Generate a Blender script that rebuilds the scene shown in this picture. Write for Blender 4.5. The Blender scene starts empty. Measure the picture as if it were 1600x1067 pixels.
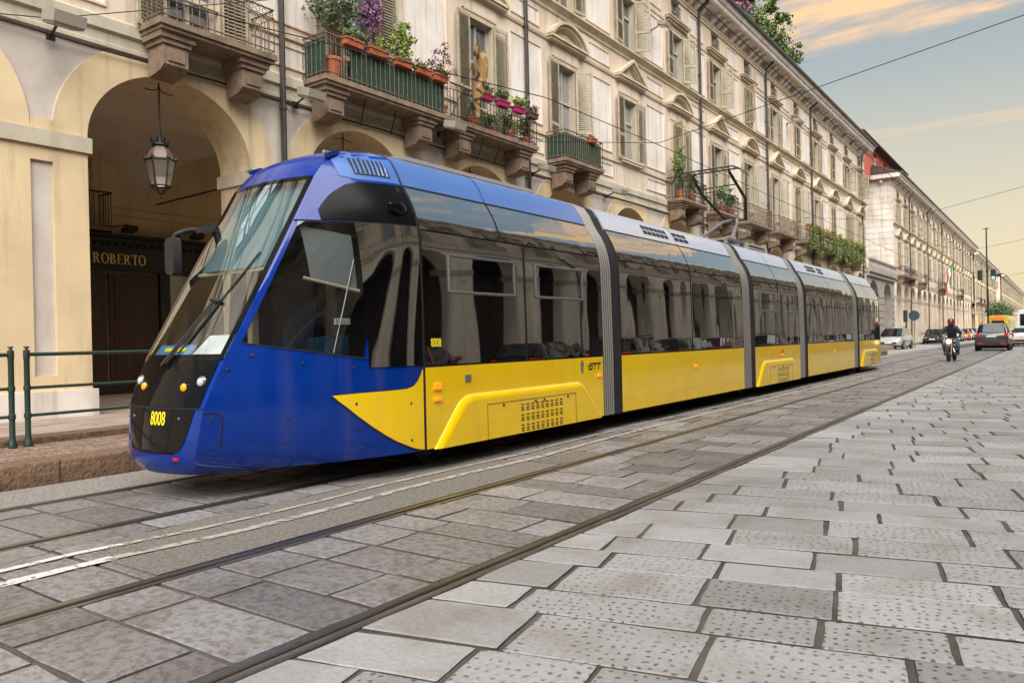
import bpy, bmesh, math, random
from mathutils import Vector, Matrix
R = math.radians
rng = random.Random(7)
scene = bpy.context.scene
COL = scene.collection

# ------------------------------------------------------------------ camera, sky, sun, exposure
YAW, PITCH, ROLL, CAMH = R(35.45), R(-0.11), -0.0215, 1.3
cam = bpy.data.cameras.new('camera'); cam_o = bpy.data.objects.new('camera', cam); COL.objects.link(cam_o)
fw = Vector((-math.sin(YAW)*math.cos(PITCH), math.cos(YAW)*math.cos(PITCH), math.sin(PITCH)))
rt = Vector((math.cos(YAW), math.sin(YAW), 0)); up = rt.cross(fw)
r2 = rt*math.cos(ROLL)+up*math.sin(ROLL); u2 = -rt*math.sin(ROLL)+up*math.cos(ROLL)
M = Matrix((r2, u2, -fw)).transposed().to_4x4(); M.translation = (0, 0, CAMH)
cam_o.matrix_world = M
cam.sensor_width = 36; cam.lens = 27.0; cam.clip_end = 6000; cam.clip_start = 0.05
scene.camera = cam_o

SUN_EL, SUN_AZ = R(50), R(142)          # azimuth measured from +Y (down the street) towards +X
world = bpy.data.worlds.new('World'); scene.world = world; world.use_nodes = True
def build_world():
    nt = world.node_tree; N = nt.nodes; L = nt.links; N.clear()
    def n(t, **k):
        o = N.new(t)
        for a, b in k.items(): setattr(o, a, b)
        return o
    out = n('ShaderNodeOutputWorld'); bg = n('ShaderNodeBackground'); L.new(bg.outputs[0], out.inputs[0])
    sky = n('ShaderNodeTexSky', sky_type='NISHITA', sun_disc=False)
    sky.sun_elevation = SUN_EL; sky.sun_rotation = SUN_AZ; sky.dust_density = 4.0; sky.air_density = 1.0
    tc = n('ShaderNodeTexCoord'); sep = n('ShaderNodeSeparateXYZ'); L.new(tc.outputs['Generated'], sep.inputs[0])
    # thin veil of high haze: grey-blue overhead, cream towards the horizon
    ramp = n('ShaderNodeValToRGB'); L.new(sep.outputs['Z'], ramp.inputs[0])
    e = ramp.color_ramp.elements
    e[0].position = 0.0; e[0].color = (0.96, 0.80, 0.48, 1)
    e[1].position = 1.0; e[1].color = (0.34, 0.43, 0.50, 1)
    for p, c in ((0.10, (0.92, 0.79, 0.53, 1)), (0.20, (0.70, 0.67, 0.54, 1)), (0.30, (0.47, 0.53, 0.53, 1)), (0.40, (0.36, 0.44, 0.49, 1)), (0.6, (0.34, 0.43, 0.50, 1))):
        q = e.new(p); q.color = c
    s10 = n('ShaderNodeVectorMath', operation='SCALE'); s10.inputs['Scale'].default_value = 0.10; L.new(sky.outputs[0], s10.inputs[0])
    mix1 = n('ShaderNodeMix', data_type='RGBA'); mix1.inputs['Factor'].default_value = 0.86
    L.new(s10.outputs[0], mix1.inputs['A']); L.new(ramp.outputs[0], mix1.inputs['B'])
    # clouds on a flat layer high above
    zc = n('ShaderNodeMath', operation='MAXIMUM'); zc.inputs[1].default_value = 0.03; L.new(sep.outputs['Z'], zc.inputs[0])
    dx = n('ShaderNodeMath', operation='DIVIDE'); L.new(sep.outputs['X'], dx.inputs[0]); L.new(zc.outputs[0], dx.inputs[1])
    dy = n('ShaderNodeMath', operation='DIVIDE'); L.new(sep.outputs['Y'], dy.inputs[0]); L.new(zc.outputs[0], dy.inputs[1])
    cb = n('ShaderNodeCombineXYZ'); L.new(dx.outputs[0], cb.inputs[0]); L.new(dy.outputs[0], cb.inputs[1])
    mp = n('ShaderNodeMapping'); L.new(cb.outputs[0], mp.inputs[0])
    mp.inputs['Rotation'].default_value = (0, 0, R(28)); mp.inputs['Scale'].default_value = (0.62, 1.35, 1); mp.inputs['Location'].default_value = CLOUD_LOC
    nz = n('ShaderNodeTexNoise'); nz.inputs['Scale'].default_value = 0.9; nz.inputs['Detail'].default_value = 9; nz.inputs['Roughness'].default_value = 0.56
    nz.inputs['Distortion'].default_value = 0.35
    L.new(mp.outputs[0], nz.inputs['Vector'])
    cr = n('ShaderNodeMapRange', interpolation_type='SMOOTHSTEP'); L.new(nz.outputs['Fac'], cr.inputs['Value'])
    cr.inputs['From Min'].default_value = 0.52; cr.inputs['From Max'].default_value = 0.66
    # clouds thin out towards the horizon
    fade = n('ShaderNodeMapRange'); L.new(sep.outputs['Z'], fade.inputs['Value']); fade.inputs['From Min'].default_value = 0.19; fade.inputs['From Max'].default_value = 0.31
    mm = n('ShaderNodeMath', operation='MULTIPLY'); L.new(cr.outputs[0], mm.inputs[0]); L.new(fade.outputs[0], mm.inputs[1])
    cc = n('ShaderNodeValToRGB'); L.new(nz.outputs['Fac'], cc.inputs[0])
    ce = cc.color_ramp.elements; ce[0].position = 0.53; ce[0].color = (0.66, 0.53, 0.42, 1); ce[1].position = 0.74; ce[1].color = (1.15, 0.74, 0.26, 1)
    q = ce.new(0.62); q.color = (1.05, 0.70, 0.42, 1)
    mix2 = n('ShaderNodeMix', data_type='RGBA'); L.new(mm.outputs[0], mix2.inputs['Factor']); L.new(mix1.outputs['Result'], mix2.inputs['A']); L.new(cc.outputs[0], mix2.inputs['B'])
    L.new(mix2.outputs['Result'], bg.inputs['Color']); bg.inputs['Strength'].default_value = 0.58
CLOUD_LOC = (7.26, 3.36, 0)
build_world()

sun = bpy.data.lights.new('sun', 'SUN'); sun.energy = 5.0; sun.angle = R(72); sun.color = (1.0, 0.96, 0.91)
sun_o = bpy.data.objects.new('sun', sun); COL.objects.link(sun_o)
sd = Vector((math.sin(SUN_AZ)*math.cos(SUN_EL), math.cos(SUN_AZ)*math.cos(SUN_EL), math.sin(SUN_EL)))
sun_o.rotation_euler = sd.to_track_quat('Z', 'Y').to_euler()

vs = scene.view_settings; vs.view_transform = 'Standard'; vs.look = 'None'; vs.exposure = 0.85; vs.gamma = 1.0; vs.use_curve_mapping = False
scene.render.engine = 'CYCLES'
scene.cycles.use_denoising = True
scene.cycles.max_bounces = 6; scene.cycles.diffuse_bounces = 4; scene.cycles.glossy_bounces = 3; scene.cycles.transparent_max_bounces = 8
scene.cycles.caustics_reflective = False; scene.cycles.caustics_refractive = False
scene.cycles.sample_clamp_indirect = 6.0

# ------------------------------------------------------------------ materials
MATS = {}
def mat(name, col, rough=0.7, metal=0.0, var=0.0, vscale=3.0, bump=0.0, bscale=60.0, coat=0.0, spec=0.5, streak=0.0, col2=None, stretch=(1, 1, 1), bdist=0.01, rvar=0.0, emit=None, estr=0.0, ao=False):
    if name in MATS: return MATS[name]
    m = bpy.data.materials.new(name); m.use_nodes = True; MATS[name] = m
    nt = m.node_tree; N = nt.nodes; L = nt.links
    b = N['Principled BSDF']
    b.inputs['Base Color'].default_value = (*col, 1); b.inputs['Roughness'].default_value = rough; b.inputs['Metallic'].default_value = metal
    b.inputs['Specular IOR Level'].default_value = spec; b.inputs['Coat Weight'].default_value = coat; b.inputs['Coat Roughness'].default_value = 0.04
    if emit: b.inputs['Emission Color'].default_value = (*emit, 1); b.inputs['Emission Strength'].default_value = estr
    if var or bump or streak or rvar:
        g = N.new('ShaderNodeNewGeometry')
        mp = N.new('ShaderNodeMapping'); mp.inputs['Scale'].default_value = stretch; L.new(g.outputs['Position'], mp.inputs[0])
    last = None
    if var:
        nz = N.new('ShaderNodeTexNoise'); nz.inputs['Scale'].default_value = vscale; nz.inputs['Detail'].default_value = 7; nz.inputs['Roughness'].default_value = 0.62
        L.new(mp.outputs[0], nz.inputs['Vector'])
        rp = N.new('ShaderNodeMapRange'); rp.inputs['From Min'].default_value = 0.36; rp.inputs['From Max'].default_value = 0.66; L.new(nz.outputs['Fac'], rp.inputs['Value'])
        mx = N.new('ShaderNodeMix'); mx.data_type = 'RGBA'
        c2 = col2 or tuple(c*(1-var) for c in col)
        mx.inputs['A'].default_value = (*col, 1); mx.inputs['B'].default_value = (*c2, 1)
        L.new(rp.outputs[0], mx.inputs['Factor']); last = mx.outputs['Result']
    if streak:
        ms = N.new('ShaderNodeMapping'); ms.inputs['Scale'].default_value = (5, 5, 0.35); L.new(g.outputs['Position'], ms.inputs[0])
        n2 = N.new('ShaderNodeTexNoise'); n2.inputs['Scale'].default_value = 1.0; n2.inputs['Detail'].default_value = 5; L.new(ms.outputs[0], n2.inputs['Vector'])
        r3 = N.new('ShaderNodeMapRange'); r3.inputs['From Min'].default_value = 0.52; r3.inputs['From Max'].default_value = 0.75; r3.inputs['To Max'].default_value = streak; L.new(n2.outputs['Fac'], r3.inputs['Value'])
        m3 = N.new('ShaderNodeMix'); m3.data_type = 'RGBA'; m3.inputs['A'].default_value = (*col, 1); m3.inputs['B'].default_value = (0.22, 0.17, 0.12, 1)
        if last: L.new(last, m3.inputs['A'])
        L.new(r3.outputs[0], m3.inputs['Factor']); last = m3.outputs['Result']
    if last: L.new(last, b.inputs['Base Color'])
    if bump:
        nb = N.new('ShaderNodeTexNoise'); nb.inputs['Scale'].default_value = bscale; nb.inputs['Detail'].default_value = 4; L.new(mp.outputs[0], nb.inputs['Vector'])
        bp = N.new('ShaderNodeBump'); bp.inputs['Strength'].default_value = bump; bp.inputs['Distance'].default_value = bdist; L.new(nb.outputs['Fac'], bp.inputs['Height']); L.new(bp.outputs[0], b.inputs['Normal'])
    if rvar:
        nr = N.new('ShaderNodeTexNoise'); nr.inputs['Scale'].default_value = vscale*1.7; nr.inputs['Detail'].default_value = 6; L.new(mp.outputs[0], nr.inputs['Vector'])
        rr = N.new('ShaderNodeMapRange'); rr.inputs['To Min'].default_value = max(0.02, rough-rvar); rr.inputs['To Max'].default_value = rough+rvar; L.new(nr.outputs['Fac'], rr.inputs['Value']); L.new(rr.outputs[0], b.inputs['Roughness'])
    return m

def glass_dark(name, tint, refl, wav=0.0, wscale=1.2, see=0.0, tcol=(0.3, 0.33, 0.33), rough=0.02, stretch=(1, 1, 0.35)):
    """tinted pane: mirror-like sheen over a dark body, optionally partly see-through"""
    if name in MATS: return MATS[name]
    m = bpy.data.materials.new(name); m.use_nodes = True; MATS[name] = m
    nt = m.node_tree; N = nt.nodes; L = nt.links; N.clear()
    out = N.new('ShaderNodeOutputMaterial')
    gl = N.new('ShaderNodeBsdfGlossy'); gl.inputs['Roughness'].default_value = rough; gl.inputs['Color'].default_value = (0.90, 0.95, 1.0, 1)
    df = N.new('ShaderNodeBsdfDiffuse'); df.inputs['Color'].default_value = (*tint, 1)
    body = df
    if see > 0:
        tr = N.new('ShaderNodeBsdfTransparent'); tr.inputs['Color'].default_value = (*tcol, 1)
        ms = N.new('ShaderNodeMixShader'); ms.inputs[0].default_value = see; L.new(df.outputs[0], ms.inputs[1]); L.new(tr.outputs[0], ms.inputs[2]); body = ms
    lw = N.new('ShaderNodeLayerWeight'); lw.inputs['Blend'].default_value = 0.5
    pw = N.new('ShaderNodeMath'); pw.operation = 'POWER'; pw.inputs[1].default_value = 3.0; L.new(lw.outputs['Facing'], pw.inputs[0])
    ma = N.new('ShaderNodeMath'); ma.operation = 'MULTIPLY_ADD'; ma.inputs[1].default_value = 1-refl; ma.inputs[2].default_value = refl; L.new(pw.outputs[0], ma.inputs[0])
    mx = N.new('ShaderNodeMixShader'); L.new(ma.outputs[0], mx.inputs[0]); L.new(body.outputs[0], mx.inputs[1]); L.new(gl.outputs[0], mx.inputs[2]); L.new(mx.outputs[0], out.inputs[0])
    if wav:
        g = N.new('ShaderNodeNewGeometry'); mp = N.new('ShaderNodeMapping'); mp.inputs['Scale'].default_value = stretch; L.new(g.outputs['Position'], mp.inputs[0])
        nz = N.new('ShaderNodeTexNoise'); nz.inputs['Scale'].default_value = wscale; nz.inputs['Detail'].default_value = 1.5; L.new(mp.outputs[0], nz.inputs['Vector'])
        bp = N.new('ShaderNodeBump'); bp.inputs['Strength'].default_value = 1.0; bp.inputs['Distance'].default_value = wav; L.new(nz.outputs['Fac'], bp.inputs['Height'])
        L.new(bp.outputs[0], gl.inputs['Normal'])
    return m

def stone_mat(name, ca, cb, cc, rough=0.5, dim=True):
    """paving stone: per-stone tone from the face attribute, mottling, chiselled dimples as relief"""
    if name in MATS: return MATS[name]
    m = bpy.data.materials.new(name); m.use_nodes = True; MATS[name] = m
    nt = m.node_tree; N = nt.nodes; L = nt.links; b = N['Principled BSDF']
    at = N.new('ShaderNodeAttribute'); at.attribute_name = 'tone'
    sp = N.new('ShaderNodeSeparateColor'); L.new(at.outputs['Color'], sp.inputs[0])
    g = N.new('ShaderNodeNewGeometry')
    cr = N.new('ShaderNodeValToRGB'); L.new(sp.outputs[0], cr.inputs[0]); e = cr.color_ramp.elements
    e[0].color = (*ca, 1); e[1].color = (*cc, 1); q = e.new(0.5); q.color = (*cb, 1)
    n1 = N.new('ShaderNodeTexNoise'); n1.inputs['Scale'].default_value = 30 if dim else 19; n1.inputs['Detail'].default_value = 6; n1.inputs['Roughness'].default_value = 0.7; L.new(g.outputs['Position'], n1.inputs['Vector'])
    r1 = N.new('ShaderNodeMapRange'); r1.inputs['From Min'].default_value = 0.47; r1.inputs['From Max'].default_value = 0.57; r1.inputs['To Max'].default_value = 0.34 if dim else 0.8; L.new(n1.outputs['Fac'], r1.inputs['Value'])
    mx = N.new('ShaderNodeMix'); mx.data_type = 'RGBA'; mx.blend_type = 'MULTIPLY'; L.new(r1.outputs[0], mx.inputs['Factor']); L.new(cr.outputs[0], mx.inputs['A']); mx.inputs['B'].default_value = (0.62, 0.59, 0.57, 1) if dim else (0.55, 0.52, 0.52, 1)
    n2 = N.new('ShaderNodeTexNoise'); n2.inputs['Scale'].default_value = 2.3; n2.inputs['Detail'].default_value = 5; L.new(g.outputs['Position'], n2.inputs['Vector'])
    r2_ = N.new('ShaderNodeMapRange'); r2_.inputs['From Min'].default_value = 0.46; r2_.inputs['From Max'].default_value = 0.70; r2_.inputs['To Max'].default_value = 0.85; L.new(n2.outputs['Fac'], r2_.inputs['Value'])
    m2 = N.new('ShaderNodeMix'); m2.data_type = 'RGBA'; m2.blend_type = 'MULTIPLY'; L.new(r2_.outputs[0], m2.inputs['Factor']); L.new(mx.outputs['Result'], m2.inputs['A']); m2.inputs['B'].default_value = (0.74, 0.69, 0.64, 1)
    # dimples: a jittered grid of pits
    nj = N.new('ShaderNodeTexNoise'); nj.inputs['Scale'].default_value = 7; nj.inputs['Detail'].default_value = 2; L.new(g.outputs['Position'], nj.inputs['Vector'])
    js = N.new('ShaderNodeVectorMath'); js.operation = 'SCALE'; js.inputs['Scale'].default_value = 0.09; L.new(nj.outputs['Color'], js.inputs[0])
    ja = N.new('ShaderNodeVectorMath'); ja.operation = 'ADD'; L.new(g.outputs['Position'], ja.inputs[0]); L.new(js.outputs[0], ja.inputs[1])
    mp = N.new('ShaderNodeMapping'); mp.inputs['Rotation'].default_value = (0, 0, R(-11)); mp.inputs['Scale'].default_value = (19, 17, 0); L.new(ja.outputs[0], mp.inputs[0])
    vo = N.new('ShaderNodeTexVoronoi'); vo.voronoi_dimensions = '2D'; vo.inputs['Scale'].default_value = 1.0; vo.inputs['Randomness'].default_value = 0.42; L.new(mp.outputs[0], vo.inputs['Vector'])
    pit = N.new('ShaderNodeMapRange'); pit.interpolation_type = 'SMOOTHSTEP'; pit.inputs['From Min'].default_value = 0.09; pit.inputs['From Max'].default_value = 0.24; pit.inputs['To Min'].default_value = 1; pit.inputs['To Max'].default_value = 0; L.new(vo.outputs['Distance'], pit.inputs['Value'])
    # pits worn away in places
    n4 = N.new('ShaderNodeTexNoise'); n4.inputs['Scale'].default_value = 3.1; n4.inputs['Detail'].default_value = 3; L.new(g.outputs['Position'], n4.inputs['Vector'])
    r4 = N.new('ShaderNodeMapRange'); r4.inputs['From Min'].default_value = 0.30; r4.inputs['From Max'].default_value = 0.50; L.new(n4.outputs['Fac'], r4.inputs['Value'])
    pm0 = N.new('ShaderNodeMath'); pm0.operation = 'MULTIPLY'; L.new(pit.outputs[0], pm0.inputs[0]); L.new(r4.outputs[0], pm0.inputs[1])
    pm = N.new('ShaderNodeMath'); pm.operation = 'MULTIPLY'; L.new(pm0.outputs[0], pm.inputs[0]); L.new(sp.outputs[1], pm.inputs[1])
    m3 = N.new('ShaderNodeMix'); m3.data_type = 'RGBA'; m3.blend_type = 'MULTIPLY'; L.new(pm.outputs[0], m3.inputs['Factor']); L.new(m2.outputs['Result'], m3.inputs['A']); m3.inputs['B'].default_value = (0.26, 0.235, 0.22, 1)
    L.new(m3.outputs['Result'], b.inputs['Base Color'])
    nf = N.new('ShaderNodeTexNoise'); nf.inputs['Scale'].default_value = 55; nf.inputs['Detail'].default_value = 5; L.new(g.outputs['Position'], nf.inputs['Vector'])
    hs = N.new('ShaderNodeMath'); hs.operation = 'MULTIPLY_ADD'; hs.inputs[1].default_value = -1.3; L.new(pm.outputs[0], hs.inputs[0]); L.new(nf.outputs['Fac'], hs.inputs[2])
    nl = N.new('ShaderNodeMath'); nl.operation = 'ADD'; L.new(hs.outputs[0], nl.inputs[0]); L.new(n2.outputs['Fac'], nl.inputs[1])
    bp = N.new('ShaderNodeBump'); bp.inputs['Strength'].default_value = 0.55; bp.inputs['Distance'].default_value = 0.006; L.new(nl.outputs[0], bp.inputs['Height']); L.new(bp.outputs[0], b.inputs['Normal'])
    rr = N.new('ShaderNodeMapRange'); rr.inputs['To Min'].default_value = rough-0.12; rr.inputs['To Max'].default_value = rough+0.16; L.new(n1.outputs['Fac'], rr.inputs['Value']); L.new(rr.outputs[0], b.inputs['Roughness'])
    return m

def worn_mat(name, col, amount=0.5, rough=0.7, scale=9.0):
    """road paint worn through to what lies below"""
    if name in MATS: return MATS[name]
    m = bpy.data.materials.new(name); m.use_nodes = True; MATS[name] = m
    nt = m.node_tree; N = nt.nodes; L = nt.links; b = N['Principled BSDF']; out = N['Material Output']
    b.inputs['Base Color'].default_value = (*col, 1); b.inputs['Roughness'].default_value = rough
    g = N.new('ShaderNodeNewGeometry'); nz = N.new('ShaderNodeTexNoise'); nz.inputs['Scale'].default_value = scale; nz.inputs['Detail'].default_value = 8; nz.inputs['Roughness'].default_value = 0.75; L.new(g.outputs['Position'], nz.inputs['Vector'])
    rp = N.new('ShaderNodeMapRange'); rp.inputs['From Min'].default_value = amount; rp.inputs['From Max'].default_value = amount+0.1; L.new(nz.outputs['Fac'], rp.inputs['Value'])
    tr = N.new('ShaderNodeBsdfTransparent'); mx = N.new('ShaderNodeMixShader'); L.new(rp.outputs[0], mx.inputs[0]); L.new(b.outputs[0], mx.inputs[1]); L.new(tr.outputs[0], mx.inputs[2]); L.new(mx.outputs[0], out.inputs[0])
    return m

# stucco and stone of the buildings
YEL = mat('ochre_stucco', (0.66, 0.52, 0.32), 0.9, var=1, vscale=0.7, col2=(0.53, 0.41, 0.255), bump=0.3, bscale=30, streak=0.5)
PALE = mat('pale_spandrel_stucco', (0.60, 0.545, 0.48), 0.9, var=1, vscale=0.9, col2=(0.44, 0.38, 0.33), bump=0.2, bscale=35, streak=0.25)
PINK = mat('pink_beige_stucco', (0.66, 0.555, 0.445), 0.9, var=1, vscale=0.6, col2=(0.50, 0.40, 0.31), bump=0.2, bscale=35, streak=0.6)
WHITE_ST = mat('whitish_stucco', (0.69, 0.64, 0.585), 0.9, var=1, vscale=0.8, col2=(0.55, 0.49, 0.43), bump=0.2, bscale=35, streak=0.6)
CREAMST = mat('cream_stucco', (0.78, 0.70, 0.58), 0.9, var=1, vscale=0.8, col2=(0.68, 0.60, 0.49), streak=0.3)
TRIM = mat('olive_cream_trim', (0.54, 0.46, 0.325), 0.85, var=1, vscale=1.4, col2=(0.40, 0.33, 0.225), bump=0.25, bscale=45, streak=0.5)
BAND = mat('grey_band_stucco', (0.47, 0.43, 0.33), 0.9, var=1, vscale=1.1, col2=(0.36, 0.31, 0.25), bump=0.2, bscale=40, streak=0.4)
BROWNST = mat('brown_balcony_stone', (0.24, 0.17, 0.115), 0.9, var=1, vscale=4, col2=(0.13, 0.09, 0.065), bump=0.6, bscale=40, streak=0.6)
GREYST = mat('grey_rusticated_stone', (0.36, 0.33, 0.30), 0.9, var=1, vscale=2, col2=(0.24, 0.21, 0.19), bump=0.5, bscale=25, streak=0.5)
VAULT = mat('vault_plaster', (0.60, 0.52, 0.42), 0.95, var=1, vscale=0.8, col2=(0.50, 0.42, 0.33), bump=0.15, bscale=30)
INNERY = mat('inner_wall_stucco', (0.64, 0.50, 0.28), 0.92, var=1, vscale=0.9, col2=(0.53, 0.40, 0.22), bump=0.15, bscale=30, streak=0.3)
SHUT = mat('grey_green_shutter_paint', (0.37, 0.33, 0.24), 0.7, var=1, vscale=5, col2=(0.26, 0.22, 0.15), bump=0.2, bscale=80)
SASH = mat('greyish_window_paint', (0.45, 0.40, 0.33), 0.6, var=1, vscale=6, col2=(0.33, 0.28, 0.22))
PANE = glass_dark('window_pane', (0.035, 0.04, 0.045), 0.22, rough=0.03)
CURT = glass_dark('curtained_pane', (0.22, 0.22, 0.21), 0.14, rough=0.05)
IRON = mat('dark_wrought_iron', (0.022, 0.020, 0.018), 0.55, 0.4, bump=0.2, bscale=90)
RUSTIRON = mat('rusty_wrought_iron', (0.20, 0.14, 0.095), 0.75, 0.2, var=1, vscale=12, col2=(0.09, 0.06, 0.045))
PIPE = mat('dark_downpipe', (0.055, 0.045, 0.04), 0.55, 0.3, var=1, vscale=4, col2=(0.03, 0.025, 0.022))
ROOF = mat('dark_roof_tiles', (0.075, 0.06, 0.06), 0.85, var=1, vscale=6, col2=(0.04, 0.033, 0.035), bump=0.6, bscale=12)
GUTTER = mat('dark_zinc_gutter', (0.10, 0.115, 0.12), 0.5, 0.5)
TERRA = mat('terracotta', (0.42, 0.115, 0.04), 0.8, var=1, vscale=8, col2=(0.30, 0.08, 0.035))
MAGENTA = mat('magenta_plastic', (0.36, 0.02, 0.10), 0.45)
GREENSHEET = mat('green_screen_netting', (0.012, 0.055, 0.03), 0.8, var=1, vscale=9, col2=(0.006, 0.03, 0.016), stretch=(8, 8, 0.4), bump=0.5, bscale=30)
LEAF_A = mat('leaf_green', (0.085, 0.15, 0.035), 0.6)
LEAF_B = mat('leaf_yellow_green', (0.22, 0.27, 0.04), 0.6)
LEAF_C = mat('leaf_dark_green', (0.04, 0.085, 0.022), 0.6)
LEAF_D = mat('leaf_grey_green', (0.16, 0.20, 0.11), 0.6)
LEAF_P = mat('leaf_purple', (0.24, 0.09, 0.22), 0.6)
LEAF_R = mat('red_blossom', (0.42, 0.03, 0.03), 0.6)
LEAF_BR = mat('dry_brown_leaf', (0.10, 0.055, 0.03), 0.8)
TWIG = mat('twig_bark', (0.07, 0.05, 0.035), 0.9)
# tram
BLUE = mat('tram_blue_paint', (0.001, 0.024, 0.20), 0.16, coat=0.22, spec=0.26, var=1, vscale=5, streak=0.08, col2=(0.0015, 0.028, 0.225), bump=0.02, bscale=1.6, bdist=0.25)
ROOFBLUE = mat('tram_roof_blue_paint', (0.05, 0.13, 0.38), 0.28, coat=0.6, bump=0.02, bscale=1.2, bdist=0.2)
ROOFSHEEN = mat('tram_roof_blue_sky_sheen', (0.38, 0.42, 0.52), 0.28, coat=0.6, bump=0.02, bscale=1.2, bdist=0.2)  # blue roof paint with grazing sky sheen put into a paler base colour
YELLOW = mat('tram_yellow_paint', (0.84, 0.56, 0.0), 0.22, coat=0.6, var=1, vscale=2.2, col2=(0.78, 0.50, 0.0), bump=0.02, bscale=1.3, bdist=0.2, rvar=0.05, streak=0.10)
BLACKG = mat('gloss_black_panel', (0.004, 0.004, 0.005), 0.08, coat=0.0, spec=0.22, bump=0.02, bscale=3.0, bdist=0.06)
RUBBER = mat('black_rubber', (0.012, 0.012, 0.013), 0.7)
BELLOW = mat('grey_bellows', (0.26, 0.245, 0.23), 0.45, 0.3)
CABBLACK = mat('cab_upper_black_panel', (0.005, 0.005, 0.006), 0.22, spec=0.10, bump=0.02, bscale=3.0, bdist=0.06)
TGLASS = glass_dark('tram_dark_glass', (0.002, 0.002, 0.003), 0.46, wav=0.008, wscale=1.2)
UPGLASS = glass_dark('tram_upper_dark_panel', (0.003, 0.003, 0.004), 0.44, wav=0.010, wscale=1.8)
WSCREEN = glass_dark('windscreen_glass', (0.01, 0.015, 0.015), 0.22, wav=0.02, wscale=1.3, see=0.96, tcol=(0.86, 0.93, 0.93))
CABGLASS = glass_dark('cab_side_glass', (0.004, 0.004, 0.004), 0.07, wav=0.012, wscale=1.6, see=0.92, tcol=(0.62, 0.64, 0.64))
STEEL = mat('grey_steel', (0.35, 0.35, 0.36), 0.35, 0.8)
DARKSTEEL = mat('dark_steel', (0.05, 0.05, 0.05), 0.5, 0.6, var=1, vscale=9, col2=(0.09, 0.06, 0.04))
DARK = mat('dark_underframe', (0.012, 0.012, 0.012), 0.8)
AMBER = mat('amber_lamp', (0.9, 0.25, 0.0), 0.2, emit=(1.0, 0.30, 0.02), estr=0.35)
LAMPW = mat('clear_lamp', (0.34, 0.38, 0.37), 0.1, emit=(0.9, 1.0, 0.9), estr=0.12)
REDL = mat('red_lamp', (0.5, 0.01, 0.01), 0.2, emit=(1, 0.03, 0.03), estr=0.06)
TEAL = mat('teal_blind', (0.06, 0.15, 0.18), 0.8)
GREYBLIND = mat('grey_blind', (0.22, 0.25, 0.25), 0.8)
CREAM = mat('cream_plastic', (0.62, 0.55, 0.40), 0.6)
PAPER = mat('white_paper', (0.70, 0.74, 0.74), 0.8)
NUMY = mat('yellow_number', (0.85, 0.72, 0.02), 0.5)
LOGOBLACK = mat('black_lettering', (0.012, 0.010, 0.012), 0.5)
GOLD = mat('gold_lettering', (0.85, 0.58, 0.14), 0.4, 0.2)
WOOD = mat('dark_red_brown_wood', (0.055, 0.020, 0.012), 0.45, var=1, vscale=3, col2=(0.025, 0.010, 0.007), stretch=(4, 4, 0.6))
BLACKWOOD = mat('black_painted_wood', (0.012, 0.011, 0.010), 0.45)
# ground
RSTONE = stone_mat('luserna_paving_stone', (0.225, 0.22, 0.222), (0.295, 0.292, 0.298), (0.37, 0.37, 0.38), 0.40)
TSTONE = stone_mat('track_paving_stone', (0.145, 0.138, 0.137), (0.205, 0.197, 0.198), (0.275, 0.27, 0.275), 0.38, dim=False)
MORTAR = mat('dark_joint_filling', (0.045, 0.034, 0.026), 0.95, var=1, vscale=2.2, col2=(0.095, 0.085, 0.078), bump=0.9, bscale=45)
ASPH = mat('old_asphalt', (0.10, 0.09, 0.08), 0.85, var=1, vscale=34, col2=(0.19, 0.175, 0.155), bump=1.0, bscale=70, bdist=0.012)
GRAVEL = mat('gravelly_asphalt', (0.27, 0.255, 0.235), 0.9, var=1, vscale=38, col2=(0.09, 0.08, 0.075), bump=0.9, bscale=90, bdist=0.01)
KERBST = mat('brown_granite_kerb', (0.17, 0.10, 0.056), 0.85, var=1, vscale=14, col2=(0.085, 0.052, 0.034), bump=1.0, bscale=30, bdist=0.02)
FLAG = mat('pavement_flagstone', (0.30, 0.24, 0.19), 0.8, var=1, vscale=2.2, col2=(0.20, 0.155, 0.125), bump=0.3, bscale=60)
RAIL = mat('worn_rail_steel', (0.16, 0.14, 0.125), 0.35, 0.85, var=1, vscale=5, col2=(0.07, 0.05, 0.04), stretch=(1, 0.15, 1), rvar=0.1)
RAILTOP = mat('polished_rail_head', (0.36, 0.34, 0.32), 0.3, 0.9, var=1, vscale=6, col2=(0.22, 0.19, 0.165), stretch=(1, 0.12, 1), rvar=0.12)
LINEW = worn_mat('worn_white_paint', (0.56, 0.54, 0.50), 0.51, scale=14)
LINEC = worn_mat('worn_cream_paint', (0.34, 0.31, 0.275), 0.50, scale=11)
GREENIRON = mat('dark_green_railing_paint', (0.022, 0.045, 0.035), 0.45, 0.2, bump=0.2, bscale=70)

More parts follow.
